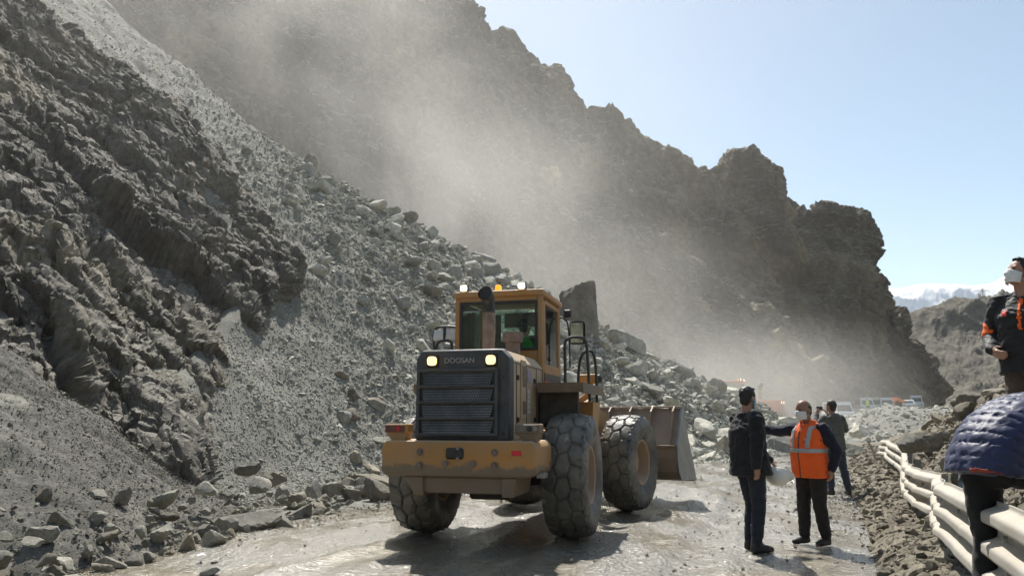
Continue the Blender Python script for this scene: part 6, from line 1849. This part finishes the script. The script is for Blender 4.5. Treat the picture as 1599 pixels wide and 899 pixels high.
# torn piece of rail standing in the rubble beyond the end
tr = P(1359, 706, 19.0); trz = tr[2]
b = MB()
pts = catmull(np.array([(-.05, 0, .45), (0.03, 0, .25), (.16, .05, 0.0), (.22, .08, -.3)]), 10)
for i in range(9):
    a0, a1 = pts[i], pts[i + 1]
    b.hexa([tuple(a0 + V3(-.05, -.01, 0)), tuple(a0 + V3(.05, -.01, 0)), tuple(a0 + V3(.05, .01, 0)), tuple(a0 + V3(-.05, .01, 0)), tuple(a1 + V3(-.05, -.01, 0)), tuple(a1 + V3(.05, -.01, 0)), tuple(a1 + V3(.05, .01, 0)), tuple(a1 + V3(-.05, .01, 0))])
o_ = b.build('rail_fragment', M_GALV, None); o_.scale = (.55, .55, .55); o_.location = tr; tag(o_, 'pale torn strip of guard rail sticking out of the rubble beyond the rail end', 'guard rail piece')
# crushed sheet behind the rail
b = MB(); cs = catmull(np.array([(0, 0, 0), (.10, .02, .16), (.22, -.02, .30), (.40, .03, .34), (.55, .02, .30)]), 22)
vs = []
for i, c_ in enumerate(cs):
    for j in range(8):
        vs.append(c_ + V3(0.02 * math.sin(j * 2.1 + i), 0.05 * math.sin(j * 1.4 + i * 0.5), -0.055 * j + 0.05))
sh = mesh_np('crushed_sheet', vs, grid_faces(22, 8), plain('grey_blue_sheet', (0.17, 0.20, 0.22), 0.5, 0.3, 0.3, 7), True)
s_p = bank_xy(4.6, 0.62); o_ = link('crushed_sheet', sh); o_.location = (s_p[0] - 0.2, s_p[1], float(bank_h(np.array([4.6]), np.array([0.62]))[0]) + 0.12); o_.rotation_euler = (0, 0, 0.3); so = o_.modifiers.new('t', 'SOLIDIFY'); so.thickness = 0.006
tag(o_, 'crumpled grey blue metal sheet lying in the rocks behind the guard rail', 'metal sheet')

# ------------------------------------------------------------------ singled out boulders
special(903, 484, 36.5, 2.5, 'boulder', 'tall dark slab of rock standing on the crest behind the loader cab', M_CLIFF, (0.80, 0.7, 1.08), 77, 5, 9, (0.0, 0.0, 0.25), 0.022, 0.20, True, True)
special(979, 532, 35.0, 1.62, 'boulder', 'large pale rounded boulder on the pile right of the tall dark slab', M_STONE, (1.15, 0.9, 0.68), 81, 5, 12, (0.1, 0.1, 0.3))
special(1128, 690, 23.0, 1.05, 'boulder', 'pale upright boulder on the road edge just left of the man in black', M_STONE_TAN, (0.7, 0.6, 1.1), 83, 4, 9, (0.1, 0.35, 0.2))
special(1228, 693, 24.5, 1.5, 'boulder', 'broad grey boulder on the road between the two men', M_STONE, (1.2, 0.7, 0.6), 84, 5, 9, (0.1, -0.2, 0.4))
special(1332, 700, 22.0, 0.95, 'boulder', 'dark boulder on the road right of the man in the hoodie', M_STONE_DK, (1.1, 0.8, 0.75), 85, 5, 9, (0.0, 0.1, 0.9))
special(1344, 675, 34.0, 0.8, 'boulder', 'pale flat boulder in the rubble right of the man in the hoodie', M_STONE, (1.2, 0.8, 0.6), 86, 4, 9)
special(588, 766, 14.6, 0.56, 'rock', 'pale blocky rock by the road touching the loader left rear wheel outline', M_STONE_TAN, (1.0, 0.8, 0.8), 87, 4, 8)
special(580, 748, 16.6, 0.95, 'rock', 'long low slab of rock behind the pale blocky rock at the road edge', M_STONE_TAN, (1.35, 0.6, 0.5), 88, 4, 8, (0, 0, 0.2))
special(524, 765, 14.9, 0.58, 'rock', 'rounded grey rock at the road edge left of the long low slab', M_STONE_DK, (1.1, 0.8, 0.8), 89, 4, 9)
special(500, 763, 15.4, 0.45, 'rock', 'small pale wedge of rock left of the rounded grey rock at the road edge', M_STONE_TAN, (0.9, 0.8, 0.8), 90, 4, 8)
special(372, 813, 11.2, 0.55, 'rock', 'dark slanting slab with a sharp edge among the roadside rocks', M_STONE_DK, (1.5, 0.7, 0.7), 91, 4, 8, (0.2, -0.3, 0.3))
special(188, 838, 9.4, 0.42, 'rock', 'large tan rock with a flat face below the gravel slope', M_STONE_TAN, (1.25, 0.9, 0.7), 92, 4, 8, (0, 0.3, 0.2))
special(72, 872, 8.4, 0.48, 'rock', 'broad pale slab lying at the bottom left corner of the slope foot', M_STONE_TAN, (1.5, 0.9, 0.5), 93, 4, 8, (0.1, 0.1, 0.1))
special(325, 893, 7.4, 0.14, 'rock', 'single small pale stone at the very edge of the mud', M_STONE, (1.3, 0.9, 0.7), 94, 3, 9)
special(15, 640, 10.9, 0.75, 'rock', 'dark jutting rock half buried in the upper gravel slope', M_STONE_DK, (1.3, 0.8, 0.7), 95, 4, 9, (0.1, 0.2, 0.4))
special(1418, 688, 13.0, 0.5, 'rock', 'dark square boulder in the bank just behind the rail end', M_STONE_DK, (1.15, 0.8, 0.8), 96, 4, 8, (0, 0.1, 0.5))
special(1462, 690, 12.0, 0.65, 'rock', 'brown broad boulder in the bank right of the dark square one', M_STONE_TAN, (1.3, 0.8, 0.75), 97, 4, 8, (0, -0.2, 0.4))
special(1450, 735, 9.4, 0.42, 'rock', 'grey boulder in the bank directly above the guard rail', M_STONE_DK, (1.2, 0.8, 0.8), 98, 4, 9, (0.1, 0.2, 0.7))
special(1506, 632, 13.0, 0.45, 'rock', 'dark flat boulder on the skyline of the bank beside the puffer jacket', M_STONE_DK, (1.4, 0.8, 0.55), 99, 4, 8, (0, 0.25, 0.3))
o_ = link('litter', mesh_np('litter', [(0, 0, 0), (.10, .02, .03), (.16, .10, .01), (.05, .13, .05), (-.04, .08, .02)], [(0, 1, 3), (1, 2, 3), (0, 3, 4)], plain('white_plastic_scrap', (0.75, 0.76, 0.78), 0.4)))
lp = PG(308, 868, 0.05); o_.location = lp; o_.scale = (.5, .5, .5); tag(o_, 'crumpled scrap of white plastic among the roadside rocks', 'litter')

# ------------------------------------------------------------------ second loader and queue of vehicles in the dust
SW = {}
for a_, nm, col in ((M_YEL, 'orange_paint', (0.62, 0.11, 0.025)), (M_YEL_CW, 'orange_counterweight_paint', (0.58, 0.10, 0.025)), (M_HOOD, 'orange_hood_paint', (0.64, 0.13, 0.04)), (M_GRILL, 'orange_cowl_paint', (0.5, 0.09, 0.03))):
    SW[a_] = dirty_paint(nm, col, (0.40, 0.25, 0.15), 0.3, 0.5)
lo2 = copy_tree(loader, None, SW)
lp = P(1180, 648, 46.0)
lo2.location = (lp[0], lp[1], gz(lp[0], lp[1])); lo2.rotation_euler = (0, 0, math.radians(62)); lo2.scale = (1.12,) * 3
tag(lo2, 'orange wheel loader half hidden by dust behind the standing men', 'wheel loader')
M_WHITE = plain('white_car_paint', (0.72, 0.73, 0.73), 0.3, 0, 0.05, 3)
M_CARGLASS = plain('dark_car_glass', (0.03, 0.04, 0.045), 0.08)
M_PALEG = plain('pale_green_paint', (0.55, 0.60, 0.45), 0.4, 0, 0.1, 3)
M_ORANGE2 = plain('orange_truck_paint', (0.62, 0.17, 0.04), 0.5, 0, 0.15, 3)
M_BEIGE = plain('beige_car_paint', (0.55, 0.47, 0.40), 0.35, 0, 0.08, 3)
def vehicle(name, label, cat, px, d, kind, mat, heading, group=None, lift=0.0):
    p = PZ(px, 0, d)
    r_ = empty(name, (p[0], p[1], float(gz(p[0], p[1])) + lift), -math.radians(heading)); tag(r_, label, cat, group)
    L_, W_, H_ = {'car': (4.4, 1.75, 1.48), 'pickup': (5.0, 1.8, 1.75), 'van': (5.0, 1.85, 2.05), 'bus': (6.5, 2.1, 2.7)}[kind]
    h = L_ / 2
    if kind in ('car', 'pickup'):
        body = [(-h, .35), (-h, .95), (h * .98, .90), (h, .40)]
        cabp = [(-h * .62, .93), (-h * .42, H_), (h * .12, H_), (h * .42, .93)] if kind == 'car' else [(-h * .12, .93), (-h * .05, H_), (h * .32, H_), (h * .52, .93)]
    else:
        body = [(-h, .35), (-h, 1.05), (h * .98, 1.0), (h, .45)]
        cabp = [(-h * .98, 1.03), (-h * .96, H_), (h * .62, H_), (h * .88, 1.0)]
    b = MB(); b.prism(body, 'x', -W_ / 2, W_ / 2); bd = b.build('body', mat, r_, False)
    m_ = bd.modifiers.new('b', 'BEVEL'); m_.width = 0.08; m_.segments = 2
    b = MB(); w2 = W_ / 2 - 0.12; n = len(cabp)
    b.add([(-w2, *cabp[0]), (w2, *cabp[0]), (w2 - .1, *cabp[1]), (-w2 + .1, *cabp[1]), (w2 - .1, *cabp[2]), (-w2 + .1, *cabp[2]), (w2, *cabp[3]), (-w2, *cabp[3])], [(0, 1, 2, 3), (3, 2, 4, 5), (5, 4, 6, 7), (1, 6, 4, 2), (0, 3, 5, 7), (0, 7, 6, 1)])
    b.build('roof', mat, r_, False)
    # windows set just proud of the cabin sides
    def quad(nm, q):
        q = np.array(q, float); c = q.mean(0); q = c + (q - c) * np.array([0.84, 0.84, 0.74])
        nn = np.cross(q[1] - q[0], q[3] - q[0]); nn /= np.linalg.norm(nn)
        if np.dot(nn, c - np.array([0, 0, 1.2])) < 0: nn = -nn
        b_ = MB(); b_.hexa([tuple(x) for x in q - nn * 0.01] + [tuple(x) for x in q + nn * 0.012]); b_.build(nm, M_CARGLASS, r_, False)
    quad('windscreen', [(-w2, *cabp[3]), (w2, *cabp[3]), (w2 - .1, *cabp[2]), (-w2 + .1, *cabp[2])])
    quad('window', [(-w2, *cabp[0]), (w2, *cabp[0]), (w2 - .1, *cabp[1]), (-w2 + .1, *cabp[1])])
    for sx in (-1, 1):
        quad('window', [(sx * w2, *cabp[0]), (sx * w2, *cabp[3]), (sx * (w2 - .1), *cabp[2]), (sx * (w2 - .1), *cabp[1])])
        b = MB(); b.box((sx * (W_ / 2 - .28), h * 0.985 + .02, .72), (.30, .06, .16), .02); b.build('headlight', M_LETTER, r_)
        for yy in (-h * .62, h * .62):
            b = MB(); b.lathe([(-.11, 0), (-.11, .24), (-.09, .33), (.09, .33), (.11, .24), (.11, 0)], (sx * (W_ / 2 - .12), yy, .33), (1, 0, 0), 18); b.build('wheel', M_TYRE, r_)
    return r_
vehicle('van', 'white van standing at the left end of the far vehicle queue', 'van', 1351, 104, 'van', M_WHITE, 190)
vehicle('car', 'pale green car partly behind the yellow green vested worker in the far queue', 'car', 1369, 107, 'van', M_PALEG, 195)
vehicle('pickup', 'white pickup in the middle of the far queue left of the orange truck', 'pickup', 1384, 106, 'van', M_WHITE, 195)
vehicle('car', 'white car right of the orange truck in the far queue', 'car', 1422, 112, 'car', M_WHITE, 205, lift=0.3)
vehicle('minibus', 'white minibus at the right end of the far vehicle queue', 'minibus', 1434, 118, 'van', M_WHITE, 205, lift=0.4)
vehicle('car', 'white car glimpsed just behind the man in the grey hoodie', 'car', 1311, 78, 'van', M_WHITE, 185)
tp = PZ(1405, 0, 112); tk_ = empty('truck', (tp[0], tp[1], float(gz(tp[0], tp[1]))), -math.radians(250)); tk_.scale = (.62, .62, .62); tag(tk_, 'orange truck with a raised slanting bed in the far queue', 'truck')
b = MB(); b.box((0, 0, 0.75), (2.0, 6.0, 0.3), 0.04); b.build('chassis', M_DARK, tk_)
b = MB(); b.box((0, 2.4, 1.75), (2.2, 1.5, 1.8), 0.12, seg=2); b.build('cab', M_ORANGE2, tk_)
b = MB(); b.box((0, 3.16, 2.1), (1.9, 0.03, 0.7), 0.01); b.box((1.105, 2.5, 2.1), (0.02, 0.9, 0.6)); b.box((-1.105, 2.5, 2.1), (0.02, 0.9, 0.6)); b.build('window', M_CARGLASS, tk_)
b = MB(); b.box((0, -0.9, 2.0), (2.2, 4.2, 0.15), 0.02, rot=(0.35, 0, 0)); b.box((1.05, -0.9, 2.35), (0.1, 4.2, 0.75), 0.02, rot=(0.35, 0, 0)); b.box((-1.05, -0.9, 2.35), (0.1, 4.2, 0.75), 0.02, rot=(0.35, 0, 0)); b.box((0, 1.1, 3.0), (2.2, 0.1, 0.8), 0.02, rot=(0.35, 0, 0)); b.build('bed', M_ORANGE2, tk_)
for sx in (-1, 1):
    for yy in (-2.2, -1.0, 2.2):
        b = MB(); b.lathe([(-.14, 0), (-.14, .4), (-.11, .5), (.11, .5), (.14, .4), (.14, 0)], (sx * 0.95, yy, .5), (1, 0, 0), 18); b.build('wheel', M_TYRE, tk_)
# low concrete barrier in front of the queue
bp0, bp1 = PZ(1318, 0, 84), PZ(1432, 0, 96)
for i in range(9):
    t0, t1 = i / 9, (i + 0.97) / 9
    a_, c_ = bp0 * (1 - t0) + bp1 * t0, bp0 * (1 - t1) + bp1 * t1
    mid = (a_ + c_) / 2; ln = np.linalg.norm((c_ - a_)[:2]); an = math.atan2(c_[1] - a_[1], c_[0] - a_[0])
    b = MB(); b.prism([(-.3, -0.3), (-.3, .08), (-.12, .35), (-.08, .95), (.08, .95), (.12, .35), (.3, .08), (.3, -0.3)], 'x', -ln / 2, ln / 2)
    o_ = b.build('concrete_barrier', plain('barrier_concrete', (0.27, 0.29, 0.31), 0.85, 0, 0.12, 3) if i == 0 else bpy.data.materials['barrier_concrete'], None, False)
    o_.location = (mid[0], mid[1], float(gz(mid[0], mid[1])) + 0.2); o_.rotation_euler = (0, 0, an)
    tag(o_, 'grey concrete barrier segment in front of the far vehicle queue', 'barrier', 'concrete barriers by the far queue')
for (px, d, hd, lab) in ((1327, 82, 170, 'worker in a yellow green vest left of the white van in the far queue'), (1358, 90, 200, 'worker in a yellow green vest in front of the pale green car far away')):
    q = PZ(px, 0, d)
    person(lab, (q[0], q[1], float(gz(q[0], q[1])) + (0.2 if d < 85 else 0.45)), hd, {}, dict(trousers=M_TROUS, jacket=dict(mat=M_NAVY, hem=0.02), vest=dict(mat=M_HIVIS, hem=0.1, w=1.12)), None, 1.75, 0.025, False)
# power line tower on the far ridge
tw = P(1535, 466, 330); tw_ = empty('power_tower', tw); tw_.scale = (.65, .65, .65); tag(tw_, 'thin steel power line tower on the ridge of the far hill', 'power tower')
b = MB()
for sx in (-1, 1):
    for sy in (-1, 1): b.tube([(sx * 1.4, sy * 1.4, -1), (sx * .35, sy * .35, 6.5)], 0.10, 5)
for z0 in (0.5, 2.2, 3.8, 5.2):
    w0 = 1.4 - 1.05 * (z0 + 1) / 7.5; w1 = 1.4 - 1.05 * (z0 + 2.4) / 7.5
    for sy in (-1, 1):
        b.tube([(-w0, sy * w0, z0), (w1, sy * w1, z0 + 1.4)], 0.07, 4); b.tube([(w0, sy * w0, z0), (-w1, sy * w1, z0 + 1.4)], 0.07, 4)
b.build('lattice', M_GALV_D, tw_)
b = MB(); b.tube([(-5.5, 0, 5.2), (5.5, 0, 5.2)], 0.13, 5); b.tube([(-5.5, 0, 5.2), (0, 0, 6.4), (5.5, 0, 5.2)], 0.08, 4)
b.build('cross_arm', M_GALV_D, tw_)
# dry shrubs on the ridges
def shrub(px, py, d, h, seed, lab):
    r_ = np.random.default_rng(seed); p = P(px, py, d)
    t = empty('shrub', p); tag(t, lab, 'shrub')
    st = MB(); lf = MB()
    for k in range(9):
        a_ = r_.uniform(0, 6.28); l_ = h * r_.uniform(.5, 1.0); sp_ = r_.uniform(.15, .6)
        tip = V3(math.cos(a_) * sp_ * l_, math.sin(a_) * sp_ * l_, l_)
        st.tube([(0, 0, -0.4), tuple(tip * .5 + V3(0, 0, .08 * h)), tuple(tip)], [0.04, 0.012], 4)
        for j in range(26):
            c_ = tip * r_.uniform(.45, 1.05) + r_.normal(size=3) * 0.09 * h
            u_ = r_.normal(size=3) * 0.06 * h; v_ = r_.normal(size=3) * 0.06 * h
            lf.add([tuple(c_), tuple(c_ + u_), tuple(c_ + v_)], [(0, 1, 2)])
    st.build('stem', plain('shrub_stem', (0.10, 0.08, 0.06), 0.9), t)
    lf.build('foliage', plain('shrub_leaf', (0.09, 0.095, 0.05), 0.9), t, False)
shrub(1063, 253, 131, 1.3, 5, 'tiny dry shrub on the skyline left of the rounded knob of the spur')
shrub(1172, 251, 133, 1.1, 6, 'tiny dry shrub on the skyline on top of the rounded knob of the spur')
shrub(1325, 342, 143, 1.2, 7, 'tiny dry shrub on the skyline at the right corner of the spur')
shrub(746, 42, 98, 0.9, 8, 'tiny dry shrub high on the left skyline of the mountain')
# ------------------------------------------------------------------ air: thin haze everywhere, dust over the slide
def haze_box():
    mb = MB()
    mb.box((0, 0, 128), (5400, 5400, 264))
    m = bpy.data.materials.new('haze_air'); m.use_nodes = True
    nt = m.node_tree; nt.nodes.clear()
    out = nt.nodes.new('ShaderNodeOutputMaterial'); v = nt.nodes.new('ShaderNodeVolumePrincipled')
    v.inputs['Color'].default_value = (0.93, 0.95, 0.98, 1); v.inputs['Density'].default_value = 0.00007; v.inputs['Anisotropy'].default_value = 0.35
    nt.links.new(v.outputs[0], out.inputs['Volume'])
    o = mb.build('haze', m, smooth=False); tag(o, kind='stuff')
    return o
haze_box()
DUST_BLOBS = [   # centre (world), radii, weight
    (P(540, 20, 58), (8, 12, 18), 0.50),
    (P(640, 230, 56), (8, 12, 11), 0.75),
    (P(760, 370, 56), (9, 12, 8), 0.85),
    (P(930, 510, 56), (10, 13, 6.5), 0.85),
    (P(1135, 612, 43), (7.5, 10, 3.6), 1.7),
    (P(250, 80, 62), (20, 10, 20), 0.30),
    (P(880, 300, 66), (17, 10, 16), 0.25),
]
def dust_cloud():
    lo = np.array([-66, 5, -0.9]); hi = np.array([58, 128, 82])
    mb = MB(); mb.box((lo + hi) / 2, hi - lo)
    m = bpy.data.materials.new('dust_air'); m.use_nodes = True
    nt = m.node_tree; nt.nodes.clear(); L = nt.links.new
    out = nt.nodes.new('ShaderNodeOutputMaterial'); v = nt.nodes.new('ShaderNodeVolumePrincipled')
    co = ocoord(nt)
    tot = None
    for c, rad, w in DUST_BLOBS:
        s = N(nt, 'ShaderNodeVectorMath', operation='SUBTRACT'); L(co, s.inputs[0]); s.inputs[1].default_value = tuple(c)
        d = N(nt, 'ShaderNodeVectorMath', operation='DIVIDE'); L(s.outputs[0], d.inputs[0]); d.inputs[1].default_value = rad
        l = N(nt, 'ShaderNodeVectorMath', operation='LENGTH'); L(d.outputs[0], l.inputs[0])
        mr = N(nt, 'ShaderNodeMapRange', interpolation_type='SMOOTHSTEP'); L(l.outputs['Value'], mr.inputs[0])
        mr.inputs[1].default_value = 1.45; mr.inputs[2].default_value = 0.0; mr.inputs[3].default_value = 0.0; mr.inputs[4].default_value = w
        if tot is None: tot = mr.outputs[0]
        else:
            ad = N(nt, 'ShaderNodeMath', operation='ADD'); L(tot, ad.inputs[0]); L(mr.outputs[0], ad.inputs[1]); tot = ad.outputs[0]
    nz = noise(nt, 0.075, 4, 0.6, co, 0.6)
    mr = N(nt, 'ShaderNodeMapRange'); L(nz, mr.inputs[0]); mr.inputs[1].default_value = 0.36; mr.inputs[2].default_value = 0.66; mr.inputs[3].default_value = 0.05; mr.inputs[4].default_value = 2.0
    mu = N(nt, 'ShaderNodeMath', operation='MULTIPLY'); L(tot, mu.inputs[0]); L(mr.outputs[0], mu.inputs[1])
    # thin veil of dust hanging in the whole valley, fading out before the faces of the box
    sv = N(nt, 'ShaderNodeVectorMath', operation='SUBTRACT'); L(co, sv.inputs[0]); sv.inputs[1].default_value = (-14, 54, 14)
    dv = N(nt, 'ShaderNodeVectorMath', operation='DIVIDE'); L(sv.outputs[0], dv.inputs[0]); dv.inputs[1].default_value = (48, 60, 66)
    lv = N(nt, 'ShaderNodeVectorMath', operation='LENGTH'); L(dv.outputs[0], lv.inputs[0])
    vr = N(nt, 'ShaderNodeMapRange', interpolation_type='SMOOTHSTEP'); L(lv.outputs['Value'], vr.inputs[0])
    vr.inputs[1].default_value = 1.0; vr.inputs[2].default_value = 0.35; vr.inputs[3].default_value = 0.0; vr.inputs[4].default_value = VEIL
    av = N(nt, 'ShaderNodeMath', operation='ADD'); L(mu.outputs[0], av.inputs[0]); L(vr.outputs[0], av.inputs[1])
    m2 = N(nt, 'ShaderNodeMath', operation='MULTIPLY'); L(av.outputs[0], m2.inputs[0]); m2.inputs[1].default_value = DUST_DENSITY
    L(m2.outputs[0], v.inputs['Density'])
    v.inputs['Color'].default_value = (0.90, 0.885, 0.84, 1); v.inputs['Anisotropy'].default_value = 0.3
    L(v.outputs[0], out.inputs['Volume'])
    o = mb.build('dust_cloud', m, smooth=False); tag(o, kind='stuff')
DUST_DENSITY = 0.027
VEIL = 0.06
dust_cloud()
